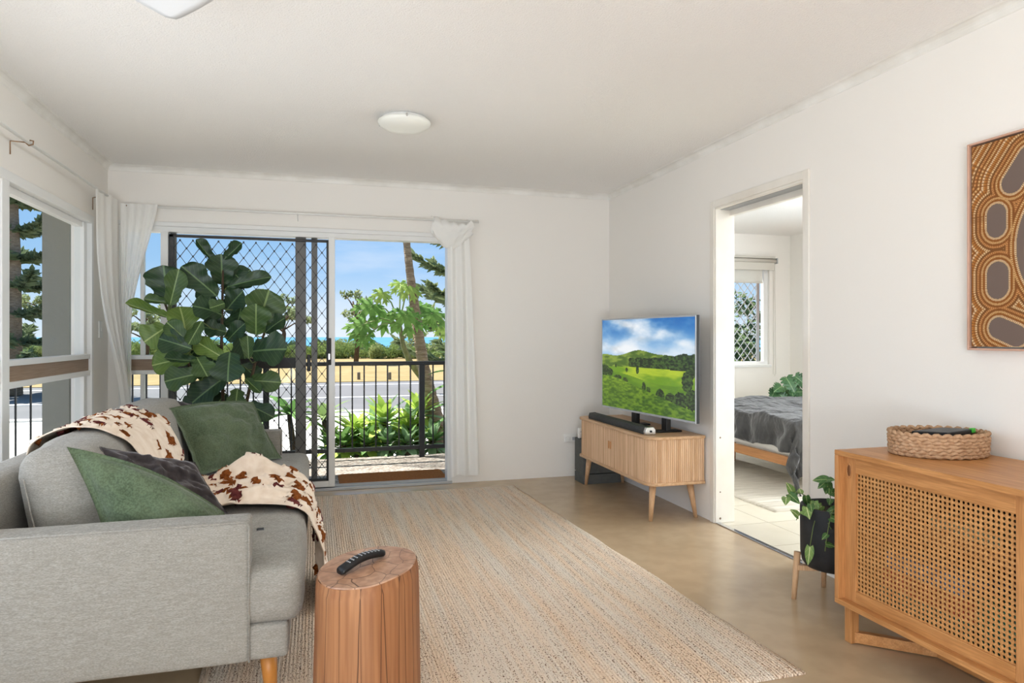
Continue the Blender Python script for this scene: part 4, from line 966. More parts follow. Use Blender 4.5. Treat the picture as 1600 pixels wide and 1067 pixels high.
for k, (y0, y1, z0, z1, c, lb) in enumerate(((1.80, 2.2, 0.168, 0.235, (40, 96, 92), 'teal box lowest in the sideboard behind the cane'), (1.78, 2.18, 0.2355, 0.31, (150, 60, 50), 'red box in the lower stack behind the cane'),
        (1.82, 2.16, 0.3105, 0.37, (70, 110, 150), 'blue box topmost of the lower stack behind the cane'), (1.58, 1.775, 0.168, 0.33, (46, 120, 100), 'green upright box at the bottom behind the cane'), (1.66, 2.0, 0.456, 0.51, (120, 84, 60), 'brown box on the sideboard shelf behind the cane'), (1.7, 1.96, 0.511, 0.56, (110, 128, 112), 'grey green box on the sideboard shelf behind the cane'))):
    g = empty('game_box', (0, 0, 0), 0, lb, 'box', 'boxes stored inside the sideboard')
    m1 = mat('printed_card_%d' % k, c, 0.6, col2=tuple(min(255, int(v_ * 1.5)) for v_ in c), vs=9)
    MB().box((2.13, y0, z0), (2.40, y1, z0 + (z1 - z0) * 0.45)).build('box_base', m1, g); MB().box((2.127, y0 - 0.003, z0 + (z1 - z0) * 0.4), (2.403, y1 + 0.003, z1 - 0.0005)).build('box_lid', m1, g)

# woven rope basket on the sideboard
bk_c = (2.285, 2.075, BZ1); ba, bb = 0.168, 0.128
bsk = empty('rope_basket', bk_c, math.radians(-14), 'oval woven jute basket on top of the sideboard', 'basket')
for j in range(7):
    N = 120; p1 = []; gr = 1 + 0.02 * j / 6
    for k in range(N + 1):
        a = 2 * math.pi * k / N; w = 0.0035 * math.sin(a * 30 + (math.pi if j % 2 else 0)); rz_ = 0.0025 * math.cos(a * 30 + j)
        p1.append(((ba * gr + w) * math.cos(a), (bb * gr + w) * math.sin(a), 0.009 + j * 0.0125 + rz_ + (0.003 * math.sin(a * 30) if j == 6 else 0)))
    part('weave_row', tube(p1, 0.0078, 7, False), ROPE, bsk, True)
part('basket_floor', lathe([(0.0, 0.0015), (1.0, 0.0015), (1.0, 0.006), (0.0, 0.006)], 48, ba * 0.98, bb * 0.98, False), ROPE, bsk)
tb = empty('black_tablet', (2.29, 2.075, BZ1 + 0.074), math.radians(-14), 'flat black case resting inside the rope basket', 'case')
tb.rotation_euler = (math.radians(-4), 0, math.radians(14))
MB().box((-0.085, -0.075, 0), (0.115, 0.055, 0.018)).build('case_body', BLACK, tb, bevel=0.004)
MB().box((0.085, -0.078, 0.004), (0.11, -0.065, 0.022)).build('pull_tab', mat('lime_tab', (70, 190, 60), 0.5), tb, bevel=0.003)

# picture on the right wall
art = empty('framed_painting', (XR, 1.5, 1.55), 0, 'large dotted ochre and brown painting in a thin timber frame', 'painting')
AY0, AY1, AZ0, AZ1 = 0.95, 2.085, 1.148, 1.946
FRM = mat('pale_pink_timber', (206, 166, 146), 0.5, col2=(194, 152, 130), vs=10)
def aw(y0, y1, z0, z1, d0, d1): return ((XR - d1 - XR, y0 - 1.5, z0 - 1.55), (XR - d0 - XR, y1 - 1.5, z1 - 1.55))
MB().box(*aw(AY1 - 0.008, AY1, AZ0, AZ1, 0.0005, 0.042)).build('frame_side', FRM, art, bevel=0.002)
MB().box(*aw(AY0, AY0 + 0.008, AZ0, AZ1, 0.0005, 0.042)).build('frame_side', FRM, art, bevel=0.002)
MB().box(*aw(AY0 + 0.008, AY1 - 0.008, AZ1 - 0.008, AZ1, 0.0005, 0.042)).build('frame_side', FRM, art, bevel=0.002)
MB().box(*aw(AY0 + 0.008, AY1 - 0.008, AZ0, AZ0 + 0.008, 0.0005, 0.042)).build('frame_side', FRM, art, bevel=0.002)
MB().box(*aw(AY0 + 0.014, AY1 - 0.014, AZ0 + 0.014, AZ1 - 0.014, 0.001, 0.033)).build('canvas', DARKIN, art)
def painting():
    w_, h_ = AY1 - AY0 - 0.028, AZ1 - AZ0 - 0.028; cs = 0.0023; nx, ny = int(w_ / cs), int(h_ / cs)
    x_, y_ = np.meshgrid((np.arange(nx) + 0.5) * cs, (np.arange(ny) + 0.5) * cs)      # x from the visible edge, y up
    caps = [(0.16, 0.60, 0.22, 0.68, 0.040), (0.100, 0.445, 0.100, 0.495, 0.038), (0.105, 0.22, 0.105, 0.275, 0.042), (0.11, 0.070, 0.175, 0.042, 0.040),
            (0.40, 0.66, 0.50, 0.66, 0.042), (0.62, 0.60, 0.72, 0.68, 0.042), (0.40, 0.09, 0.50, 0.09, 0.042), (0.66, 0.08, 0.76, 0.10, 0.042), (0.92, 0.5, 0.92, 0.62, 0.042), (0.94, 0.2, 0.94, 0.3, 0.042), (0.36, 0.33, 0.52, 0.40, 0.05), (0.70, 0.30, 0.72, 0.44, 0.05)]
    best = np.full(x_.shape, 9.0); ang = np.zeros(x_.shape)
    for (a, b, c, d, r) in caps:
        t = np.clip(((x_ - a) * (c - a) + (y_ - b) * (d - b)) / ((c - a) ** 2 + (d - b) ** 2), 0, 1); qx, qy = x_ - a - t * (c - a), y_ - b - t * (d - b)
        e = np.hypot(qx, qy) - r; m_ = e < best; best = np.where(m_, e, best); ang = np.where(m_, np.arctan2(qy, qx) * (r + 0.03) + t * math.hypot(c - a, d - b), ang)
    # one long curved grey band through the middle
    band = np.abs(np.hypot((x_ - 0.52) / 1.0, (y_ - 0.36) / 0.9) - 0.33); inb = band < 0.014
    best = np.where(band - 0.014 < best, np.maximum(band - 0.014, -1), best); ang = np.where(band - 0.014 <= best + 1e-9, np.arctan2(y_ - 0.36, x_ - 0.52) * 0.33, ang)
    pal = np.array([(232, 206, 166), (150, 92, 38), (222, 180, 122), (136, 82, 36), (206, 146, 88), (120, 78, 40), (226, 196, 150), (164, 104, 46), (190, 126, 60)])
    ring = np.floor(best / 0.0080).astype(int); img = pal[np.abs(ring) % len(pal)].astype(float)
    dots = (np.cos(ang / 0.0068 * 2 * math.pi) * np.sin((best / 0.0080 % 1) * math.pi)); base_c = np.array((112, 68, 32))
    k = np.clip(0.62 + 0.55 * dots, 0.1, 1)[..., None]; img = img * k + base_c * (1 - k)
    img = np.where((best < 0)[..., None], np.array((112, 96, 88)), img)
    return img[:, ::-1] if False else img
img = painting()
w_, h_ = AY1 - AY0 - 0.028, AZ1 - AZ0 - 0.028
printed('painted_surface', (-0.0335, AY1 - 0.014 - 1.5, AZ0 + 0.014 - 1.55), (0, -w_, 0), (0, 0, h_), img, vcol_mat('dot_paint', 0.85), art)
# ------------------------------------------------------------------ ceiling light and fan
LGLASS = mat('frosted_light_glass', (240, 240, 232), 0.3)
cl_c = (0.489, 3.92, ZC)
lamp = empty('ceiling_light', cl_c, 0, 'round frosted glass oyster light on the ceiling', 'light')
part('mount_ring', lathe([(0.0, -0.002), (0.125, -0.002), (0.13, -0.02), (0.1, -0.024), (0.0, -0.024)], 40, cap=False), WHITEP, lamp, True)
part('glass_shade', lathe([(0.147, -0.022), (0.150, -0.028), (0.14, -0.044), (0.115, -0.06), (0.08, -0.072), (0.04, -0.078), (0.0, -0.08)], 48, cap=False), LGLASS, lamp, True)
for k in range(3):
    a = 0.5 + k * 2.09; MB().box((-0.006, -0.004, -0.034), (0.008, 0.004, -0.018)).build('clip', CHROME, lamp, bevel=0.001).matrix_basis = Matrix.Rotation(a, 4, 'Z') @ Matrix.Translation((0.148, 0, 0))
fan = empty('ceiling_fan', (-0.05, 1.56, ZC), 0, 'white ceiling fan whose blade tip shows at the top', 'fan')
FANW = mat('white_fan_enamel', (226, 228, 230), 0.4)
part('canopy', lathe([(0.0, 0), (0.07, -0.001), (0.06, -0.05), (0.02, -0.06), (0, -0.06)], 28, cap=False), FANW, fan, True)
part('down_rod', tube([(0, 0, -0.05), (0, 0, -0.24)], 0.014, 12), FANW, fan, True)
part('motor_housing', lathe([(0, -0.22), (0.08, -0.23), (0.115, -0.27), (0.115, -0.32), (0.08, -0.36), (0, -0.37)], 32, cap=False), FANW, fan, True)
def blade(u, v):
    r = 0.16 + 0.49 * u; w = 0.05 + 0.018 * math.sin(math.pi * min(1, u * 0.75)); s = v * 2 - 1
    if u > 0.93: w *= math.sqrt(max(0, 1 - ((u - 0.93) / 0.07) ** 2)) * 0.35 + 0.65
    return (r, s * w, -0.335 + s * w * 0.2)
for k in range(3):
    a = math.radians(126 + 120 * k)
    b = part('blade', gridf(blade, 26, 8), FANW, fan, True); b.rotation_euler = (0, 0, a)
    sd_ = b.modifiers.new('t', 'SOLIDIFY'); sd_.thickness = 0.007
    MB().box((0.09, -0.022, -0.338), (0.22, 0.022, -0.33)).build('blade_arm', FANW, b, bevel=0.003)

# ------------------------------------------------------------------ curtain rods and sheer curtains
RODM = mat('white_rod_enamel', (236, 235, 231), 0.4); BRASS = mat('tarnished_brass', (150, 120, 92), 0.4, 0.7)
rodl = empty('curtain_rod', (0, 0, 0), 0, 'white curtain rod along the side window wall', 'curtain rod')
RX, RZ = XL + 0.085, 2.15
part('rod', tube([(RX, 0.2, RZ), (RX, 5.44, RZ)], 0.0085, 10), RODM, rodl, True)
for y_ in (3.9, 1.6): part('bracket', tube([(XL + 0.002, y_, RZ - 0.06), (XL + 0.002, y_, RZ + 0.005), (RX - 0.02, y_, RZ + 0.003), (RX - 0.004, y_, RZ - 0.012), (RX + 0.014, y_, RZ - 0.006), (RX + 0.016, y_, RZ + 0.012), (RX, y_, RZ + 0.014)], 0.0035, 6), BRASS, rodl, True)
part('bracket', tube([(XL + 0.002, 5.2, RZ - 0.10), (XL + 0.002, 5.2, RZ - 0.02), (RX, 5.2, RZ)], 0.0035, 6), BRASS, rodl, True)
rodb = empty('curtain_rod', (0, 0, 0), 0, 'white curtain rod above the balcony door', 'curtain rod')
RY = YB - 0.075
part('rod', tube([(-1.3, RY, 2.137), (1.29, RY, 2.137)], 0.0085, 10), RODM, rodb, True)
for x_ in (-1.29, -0.125, 1.2): part('bracket', tube([(x_, YB - 0.002, 2.09), (x_, YB - 0.002, 2.15), (x_, RY + 0.01, 2.15), (x_, RY - 0.012, 2.137), (x_, RY, 2.122)], 0.0035, 6), BRASS if x_ < -1 else RODM, rodb, True)
def sst(a, b, x_):
    t = max(0.0, min(1.0, (x_ - a) / (b - a))); return t * t * (3 - 2 * t)
def curtain(edge0, edge1, n_f, amp, ztop, zbot, label, nrm, seed=0, nu=120, nv=70, soft=1.0):
    """edge0/edge1: plan position of the cloth's two side edges for v = 0 (rod) .. 1 (hem)"""
    nrm = Vector(nrm).normalized()
    def P(u, v):
        uu = u + 0.02 * noise.noise(Vector((u * 3, v * 2, seed)))
        p = Vector(edge0(v)).lerp(Vector(edge1(v)), u)
        fold = math.sin(uu * n_f * 2 * math.pi + 0.9 * math.sin(v * 2.5 + seed))
        p = p + nrm * (fold * amp * (0.35 + 0.65 * min(1, v * 2.5)) + 0.012 * noise.noise(Vector((u * 3, v * 3, seed))) * soft)
        return (p.x, p.y, ztop + (zbot - ztop) * v + 0.006 * math.sin(u * 9 + seed) * (v > 0.99))
    return tag(part('sheer_curtain', gridf(P, nu, nv), SHEER, None, True), label, 'curtain')
curtain(lambda v: (RX + 0.06 * sst(0.3, 0.75, v), 4.95 + 0.45 * sst(0.16, 0.75, v)), lambda v: (RX + 0.015 + 0.075 * sst(0.3, 0.75, v), 5.42), 3.5, 0.018, 2.16, 0.04,
        'sheer white curtain bunched at the end of the side window', (1, -0.25), 0.4)
curtain(lambda v: (-1.33 + 0.02 * v, RY - 0.012), lambda v: (-1.255 + 0.19 * (1 - sst(-0.1, 0.42, v)), RY - 0.03), 4.5, 0.017, 2.15, 0.04,
        'sheer white curtain swept left in the corner beside the balcony door', (0.2, -1), 2.1)
cr_ = curtain(lambda v: (1.03 + 0.02 * v, RY - 0.02), lambda v: (1.20 + 0.09 * v, RY - 0.02), 2.3, 0.026, 2.09, 0.075,
        'sheer white curtain hanging at the right of the balcony door', (0, -1), 5.0)
# gathered swag knotted over the rod
def swag(u, v):
    a = v * 2 * math.pi; env = math.sin(math.pi * min(1, 0.12 + u * 0.88)) ** 0.7
    x_ = 0.905 + 0.325 * u; w = 0.05 + 0.010 * math.sin(a * 5 + u * 6)
    zc = 2.10 - 0.075 * math.sin(math.pi * (u ** 0.9)) - 0.02 * u; hh = 0.055 + 0.06 * math.sin(math.pi * min(1, u * 0.9 + 0.15)) ** 1.5
    return (x_ + 0.01 * math.sin(a * 3), RY - 0.015 + w * math.cos(a) * 0.75, min(zc + hh * math.sin(a) + 0.008 * math.sin(u * 30 + a * 2), 2.165))
part('gathered_swag', gridf(swag, 40, 64), SHEER, cr_, True)
sw = empty('light_switch', (XL, 5.36, 1.25), 0, 'plain white switch plate on the wall beside the side window', 'switch')
MB().box((0.0003, -0.036, -0.058), (0.009, 0.036, 0.058)).build('cover_plate', WHITEP, sw, bevel=0.003); MB().box((0.009, -0.008, -0.012), (0.013, 0.008, 0.012)).build('rocker', WHITEP, sw, bevel=0.002)

# ------------------------------------------------------------------ fiddle leaf fig
def lobed(w, t): return w
def fig_leaf(kind):
    pr = [(0, 0.03), (0.08, 0.20), (0.2, 0.29), (0.33, 0.27), (0.45, 0.30), (0.6, 0.40), (0.75, 0.43), (0.87, 0.37), (0.95, 0.23), (1.0, 0.03)]
    def hw(t):
        for (a, x0), (b, x1) in zip(pr[:-1], pr[1:]):
            if t <= b:
                k = (t - a) / (b - a); k = k * k * (3 - 2 * k); return x0 + (x1 - x0) * k
        return 0.03
    def P(u, v):
        s = u * 2 - 1; w = hw(v) * (1 + 0.05 * math.sin(v * 21 + kind) * abs(s))
        x_ = s * w; z_ = 0.22 * abs(s) ** 1.3 * w * (1.0 if kind != 2 else 1.9) + 0.022 * math.sin(v * 19 + s * 2 + kind * 2) * abs(s)
        z_ += (-0.22, -0.35, 0.1, -0.12)[kind] * (v - 0.35) ** 2 + 0.012 * abs(math.sin(v * 25 - abs(s) * 6)) * abs(s)
        return (x_, v, z_)
    return MB().add(gridf(P, 13, 22))
FL = [leaf_mat('fig_leaf_dark', (46, 70, 42), (34, 56, 36), (96, 122, 78), 0.38), leaf_mat('fig_leaf_mid', (68, 92, 48), (54, 78, 42), (124, 146, 90), 0.4), leaf_mat('fig_leaf_light', (104, 128, 56), (84, 110, 48), (156, 172, 104), 0.42)]
fig = empty('fiddle_leaf_fig', (-0.6, 5.05, 0), 0, 'tall fiddle leaf fig with big dark leaves behind the sofa', 'plant')
FIGM = {}
def fig_mesh(kind, tone):
    if (kind, tone) not in FIGM:
        me = bpy.data.meshes.new('leaf'); mb = fig_leaf(kind); me.from_pydata(mb.v, [], mb.f); me.materials.append(FL[tone]); me.polygons.foreach_set('use_smooth', [True] * len(me.polygons)); FIGM[(kind, tone)] = me
    return FIGM[(kind, tone)]
figO = Vector((-0.6, 5.05, 0))
def zp(x_, y_): return 180 + x_ / 3.137, 340 + y_ / 3.137
LV = [(490, 225, 393, 108, 62, .0, 0), (535, 205, 622, 124, 66, .0, 0), (525, 330, 520, 182, 150, .05, 0), (500, 385, 328, 238, 135, -.05, 0), (545, 340, 762, 284, 85, .05, 0), (530, 370, 662, 256, 130, .1, 0),
      (262, 425, 235, 235, 175, -.1, 0), (268, 430, 312, 255, 100, -.16, 1), (280, 420, 140, 402, 52, -.15, 1), (268, 492, 48, 424, 58, -.1, 2), (352, 602, 322, 430, 150, -.12, 2), (362, 612, 252, 510, 92, -.18, 1), (252, 535, 142, 608, 140, -.1, 2),
      (374, 642, 212, 590, 118, -.2, 0), (424, 508, 358, 622, 74, -.16, 1), (525, 475, 388, 425, 135, -.05, 0), (535, 420, 462, 445, 76, -.1, 1), (684, 562, 758, 358, 200, .0, 1), (690, 575, 690, 428, 140, -.1, 1), (735, 562, 828, 488, 96, .0, 0),
      (545, 560, 438, 535, 96, .0, 0), (548, 605, 625, 520, 90, .05, 0), (535, 690, 388, 602, 96, -.12, 2), (668, 655, 834, 640, 180, -.05, 0), (655, 690, 648, 578, 66, -.1, 1), (562, 658, 548, 800, 155, -.25, 0), (398, 682, 450, 772, 108, -.2, 1),
      (382, 680, 178, 722, 128, -.12, 2), (404, 705, 238, 692, 60, -.2, 0), (405, 765, 238, 802, 120, -.18, 1), (540, 780, 372, 905, 140, -.12, 0), (658, 798, 808, 806, 108, -.1, 1), (600, 838, 588, 935, 96, -.12, 1), (648, 915, 775, 975, 96, -.1, 0), (640, 790, 716, 862, 56, -.15, 1),
      (436, 882, 338, 935, 100, -.05, 0), (560, 890, 614, 955, 100, -.05, 1), (452, 795, 412, 850, 96, .0, 2), (500, 620, 470, 730, 110, .05, 0), (600, 560, 640, 690, 120, .08, 0), (480, 330, 430, 420, 110, .1, 0), (620, 430, 590, 560, 130, .1, 0), (460, 430, 500, 560, 120, .12, 0),
      (540, 460, 620, 360, 130, .1, 0), (420, 620, 330, 720, 120, .08, 0), (540, 860, 480, 940, 110, .05, 0), (620, 720, 700, 790, 100, .05, 0), (560, 250, 640, 330, 110, .1, 0), (480, 700, 420, 800, 110, .06, 1)]
rl = random.Random(11)
stems = []
for i, (bx, by, tx, ty, w, dy, tone) in enumerate(LV):
    A = G(*zp(bx, by), 5.03 + dy); B = G(*zp(tx, ty), 5.03 + dy + rl.uniform(-0.10, 0.03)); d = B - A; L_ = d.length
    wid = w / 3.137 / F_PX * 4.7 / (0.86 * L_)
    toward = Vector((-A.x, -A.y, 0)).normalized() * 1.0 + Vector((rl.uniform(-.35, .35), 0, 0.35 + rl.uniform(-.2, .25)))
    M_ = frame_m(A - figO, d, toward, (L_ * min(max(wid, 0.35), 1.7), L_, L_))
    o = inst(fig_mesh(rl.choice((0, 0, 1, 3)) if w > 80 else 2, tone), 'leaf', fig, M_); stems.append(A - figO)
trunks = [[(-0.02, 0.02, 0.2), (0.0, 0.0, 0.7), (-0.01, 0.0, 1.15), (0.0, 0.0, 1.72)], [(-0.06, 0.0, 0.2), (-0.14, -0.04, 0.7), (-0.2, -0.06, 1.0), (-0.36, -0.06, 1.45)], [(0.04, 0.02, 0.2), (0.14, 0.0, 0.7), (0.2, 0.0, 1.0), (0.3, 0.0, 1.35)]]
for t in trunks: part('trunk', tube(t, [0.014, 0.012, 0.010, 0.007], 8), STEMB, fig, True)
allp = [Vector(a).lerp(Vector(b), k / 12) for t in trunks for a, b in zip(t[:-1], t[1:]) for k in range(13)]
STALK = mat('fig_stalk', (96, 110, 62), 0.6)
for s in stems:
    q = min((p for p in allp if p.z < s.z + 0.02), key=lambda p: (p - s).length + 0.3 * abs(p.z - s.z + 0.05), default=allp[0])
    part('leaf_stalk', tube([q, q.lerp(s, 0.5) + Vector((0, 0, -0.02)), s], [0.0045, 0.004, 0.003], 5), STALK, fig, True)
part('pot', lathe([(0.0, 0.001), (0.12, 0.001), (0.15, 0.3), (0.155, 0.32), (0.14, 0.32), (0.135, 0.28), (0, 0.28)], 32, cap=False), mat('grey_planter', (120, 118, 114), 0.7), fig, True)

# ------------------------------------------------------------------ trailing plant in a black pot on a timber stand
pc = Vector((2.272, 2.60, 0))
stand = empty('plant_stand', pc, 0, 'pale timber plant stand with splayed legs beside the sideboard', 'stand')
for k in range(4):
    a = math.radians(155 + 90 * k); part('leg', tube([(0.162 * math.cos(a), 0.162 * math.sin(a), 0.215), (0.178 * math.cos(a), 0.178 * math.sin(a), 0.0)], [0.0155, 0.011], 12), OAK, stand, True)
MB().add(beam((-0.148, 0.068), (0.148, -0.068), 0.03, 0.135, 0.158)).build('cross_rail', OAK, stand, bevel=0.002)
MB().add(beam((0.068, 0.148), (-0.068, -0.148), 0.03, 0.135, 0.158)).build('cross_rail', OAK, stand, bevel=0.002)
pot = empty('pothos_plant', pc + Vector((0, 0, 0.1585)), 0, 'trailing vine in a matt black pot on the timber stand', 'plant')
part('pot', lathe([(0.0, 0.0), (0.125, 0.0005), (0.14, 0.02), (0.146, 0.06), (0.148, 0.268), (0.146, 0.274), (0.133, 0.274), (0.13, 0.24), (0, 0.24)], 48, cap=False), POT, pot, True)
part('soil', lathe([(0, 0.241), (0.13, 0.242)], 24, cap=False), SOIL, pot)
VINE = [leaf_mat('vine_leaf', (76, 116, 58), (52, 92, 46), (150, 170, 110), 0.4, True, 6, 0.025), leaf_mat('vine_leaf_pale', (128, 156, 84), (92, 128, 66), (196, 204, 150), 0.45, True, 6, 0.03)]
def heart(u, v):
    s = u * 2 - 1; w = 0.42 * math.sin(math.pi * min(1, v * 0.86 + 0.14)) ** 0.8 * (1 - 0.45 * v); return (s * w, v - 0.12 * abs(s) * (1 - v), 0.14 * abs(s) * w - 0.25 * v * v)
VM = []
for m in VINE:
    me = bpy.data.meshes.new('leaf'); q = gridf(heart, 7, 9); me.from_pydata(q[0], [], q[1]); me.materials.append(m); me.polygons.foreach_set('use_smooth', [True] * len(me.polygons)); VM.append(me)
rv = random.Random(8); vine = MB()
vines = [[(-0.05, 0.0, 0.25), (-0.1, -0.02, 0.33), (-0.17, -0.01, 0.30), (-0.2, 0.01, 0.22)], [(-0.04, -0.05, 0.25), (-0.09, -0.10, 0.34), (-0.15, -0.13, 0.24), (-0.165, -0.13, 0.12)], [(0, -0.04, 0.25), (-0.03, -0.09, 0.36), (-0.06, -0.13, 0.33), (-0.07, -0.16, 0.25)],
         [(-0.02, 0.0, 0.25), (-0.04, -0.01, 0.38), (-0.06, -0.03, 0.42), (-0.09, -0.05, 0.40)], [(0.03, 0, 0.25), (0.03, -0.04, 0.36), (0.02, -0.1, 0.34), (0.0, -0.14, 0.27)], [(-0.04, 0.05, 0.25), (-0.11, 0.08, 0.34), (-0.18, 0.08, 0.35), (-0.22, 0.06, 0.30)], [(0.05, 0.03, 0.25), (0.04, 0.0, 0.33), (0.0, -0.03, 0.37), (-0.03, -0.05, 0.35)]]
for vi, vn in enumerate(vines):
    P_ = [Vector(p) for p in vn]; pts_ = []
    for k in range(25):
        t = k / 24; a = [P_[0].lerp(P_[1], t), P_[1].lerp(P_[2], t), P_[2].lerp(P_[3], t)]; b = [a[0].lerp(a[1], t), a[1].lerp(a[2], t)]; pts_.append(b[0].lerp(b[1], t))
    vine.tube(pts_, 0.002, 5)
    for k in range(4, 25, 3):
        p = pts_[k]; dr_ = Vector((rv.uniform(-1, 0.6), rv.uniform(-1, 0.5), rv.uniform(-0.9, 0.3))); s = rv.uniform(0.035, 0.062)
        inst(VM[1 if vi in (0, 5) and rv.random() < 0.8 else 0], 'leaf', pot, frame_m(p, dr_, Vector((-0.6, -0.7, 0.8)), (s, s, s)))
inst(VM[1], 'leaf', pot, frame_m(Vector((-0.185, -0.06, 0.12)), Vector((-0.1, 0, -1)), (-0.5, -0.8, 0.2), (0.055, 0.085, 0.06))); vine.tube([(-0.11, -0.02, 0.27), (-0.16, -0.05, 0.2), (-0.185, -0.06, 0.12)], 0.0018, 5)
vine.build('vine_stems', mat('vine_stem', (110, 128, 70), 0.6), pot, True)

# ------------------------------------------------------------------ bedroom
bed = empty('bed', (0, 0, 0), 0, 'double bed under a charcoal duvet seen through the doorway', 'bed')
HX0, HX1, HY0, HY1 = 3.5, 5.55, 4.42, 5.95
MB().box((HX0, HY0, 0.20), (HX0 + 0.03, HY1, 0.275)).build('foot_rail', BEDWOOD, bed, bevel=0.004)
for y_ in (HY0, HY1 - 0.03): MB().box((HX0 + 0.03, y_, 0.20), (HX1, y_ + 0.03, 0.275)).build('side_rail', BEDWOOD, bed, bevel=0.004)
for (x_, y_) in ((HX0 + 0.35, HY0 + 0.2), (HX0 + 0.35, HY1 - 0.2), (HX1 - 0.2, HY0 + 0.2), (HX1 - 0.2, HY1 - 0.2)): part('leg', tube([(x_, y_, 0.21), (x_, y_, 0)], [0.03, 0.022], 12), BEDWOOD, bed, True)
part('mattress', shift(rbox((HX1 - HX0 - 0.05, HY1 - HY0 - 0.04, 0.28), 0.05, 6), ((HX0 + HX1) / 2 + 0.005, (HY0 + HY1) / 2, 0.405)), SHEET, bed, True)
def duvet(u, v):
    # u across Y (with drops at both sides), v from the foot drop towards the head
    W = HY1 - HY0; dl = 0.38; s = u * (W + 2 * dl) - dl; L_ = HX1 - HX0; q = v * (L_ + 0.30) - 0.30
    y_ = HY0 + min(max(s, -0.03), W + 0.03); x_ = HX0 + max(q, -0.03)
    drop = max(0, -s - 0.03, s - W - 0.03); dropf = max(0, -q - 0.03); z_ = 0.60 - drop * 1.0 - dropf * 0.95 + (0.025 * fbm((s * 3, q * 3, 0)))
    r = math.exp(-min(abs(s), abs(s - W)) * 14) * 0.02 + math.exp(-abs(q) * 12) * 0.02; z_ -= r
    fo = 0.03 * min(1, (drop + dropf) * 8)
    if drop > 0: y_ += (-1 if s < 0 else 1) * (0.02 + fo * math.sin(q * 16 + 3 * noise.noise(Vector((q * 2, drop * 3, 1)))) + 0.05 * drop)
    if dropf > 0: x_ -= 0.02 + fo * math.sin(s * 22 + 4 * noise.noise(Vector((s * 2, dropf * 5, 3)))) + 0.03 * dropf
    z_ += 0.03 * noise.noise(Vector((s * 4, q * 2.5, 9)))
    if drop > 0 and s < 0: z_ -= 0.08 * max(0, 1 - q * 1.4) * min(1, drop * 5)
    return (x_, y_, max(z_, 0.03))
dv = part('duvet', gridf(duvet, 120, 120), DUVET, bed, True)
dm = dv.modifiers.new('t', 'SOLIDIFY'); dm.thickness = 0.02; dm.offset = 1
bld = empty('roller_blind', (0, 0, 0), 0, 'white roller blind at the top of the bedroom window', 'blind')
part('roll', tube([(BWX0 - 0.05, BY1 - 0.045, 2.115), (BWX1 + 0.05, BY1 - 0.045, 2.115)], 0.028, 16), BLIND, bld, True)
MB().box((BWX1 + 0.05, BY1 - 0.08, 2.085), (BWX1 + 0.065, BY1 - 0.001, 2.15)).build('end_bracket', ALU2, bld, bevel=0.003)
MB().box((BWX0 - 0.05, BY1 - 0.075, 2.145), (BWX1 + 0.03, BY1 - 0.001, 2.17)).box((BWX0 - 0.05, BY1 - 0.085, 2.0), (BWX1 + 0.01, BY1 - 0.078, 2.09)).build('pelmet', BLIND, bld)
MB().box((BWX0 - 0.02, BY1 - 0.03, 1.86), (BWX1 - 0.12, BY1 - 0.028, 2.11)).build('blind_cloth', BLINDSH, bld)
MB().box((BWX0 - 0.02, BY1 - 0.035, 1.845), (BWX1 - 0.115, BY1 - 0.022, 1.862)).build('bottom_bar', BLIND, bld, bevel=0.003)
part('pull_chain', tube([(BWX1 + 0.04, BY1 - 0.02, 2.1), (BWX1 + 0.045, BY1 - 0.02, 0.75), (BWX1 + 0.06, BY1 - 0.02, 0.72), (BWX1 + 0.075, BY1 - 0.02, 0.75), (BWX1 + 0.06, BY1 - 0.02, 2.1)], 0.003, 5), BLIND, bld)
pic = empty('wall_picture', (BX1, 6.75, 1.4), 0, 'narrow orange picture on the bedroom side wall', 'picture')
pt_ = at_d(1249, 416, 8.0)
MB().box((-0.022, 0.12, 0.5 - 0.02 - 0.45), (-0.0005, 0.135, 0.64 + 0.0 + 0.05)).build('frame_side', mat('salmon_frame', (196, 138, 106), 0.6), pic)
MB().box((-0.018, -0.45, 0.03), (-0.0006, 0.12, 0.69)).build('print_sheet', mat('orange_floral_print', (236, 170, 122), 0.8, col2=(214, 118, 74), vs=14, lo=0.45, hi=0.55), pic)
mon = empty('monstera_plant', (5.1, 6.55, 0), 0, 'broad leaved monstera in the bedroom corner behind the bed', 'plant')
MLEAF = leaf_mat('monstera_leaf', (70, 110, 66), (54, 92, 56), (130, 156, 110), 0.35, True, 8, 0.02)
def mleaf(u, v):
    s = u * 2 - 1; w = 0.46 * math.sin(math.pi * min(1, v * 0.8 + 0.18)) ** 0.7; notch = 1 - 0.4 * (0.5 + 0.5 * math.sin(v * 34)) ** 3 * (abs(s) > 0.6)
    return (s * w * notch, v - 0.12 * abs(s), 0.2 * abs(s) * w - 0.35 * v * v)
q = gridf(mleaf, 11, 26); mme = bpy.data.meshes.new('leaf'); mme.from_pydata(q[0], [], q[1]); mme.materials.append(MLEAF); mme.polygons.foreach_set('use_smooth', [True] * len(mme.polygons))
rmn = random.Random(4); MSTALK = mat('monstera_stalk', (96, 128, 70), 0.6)
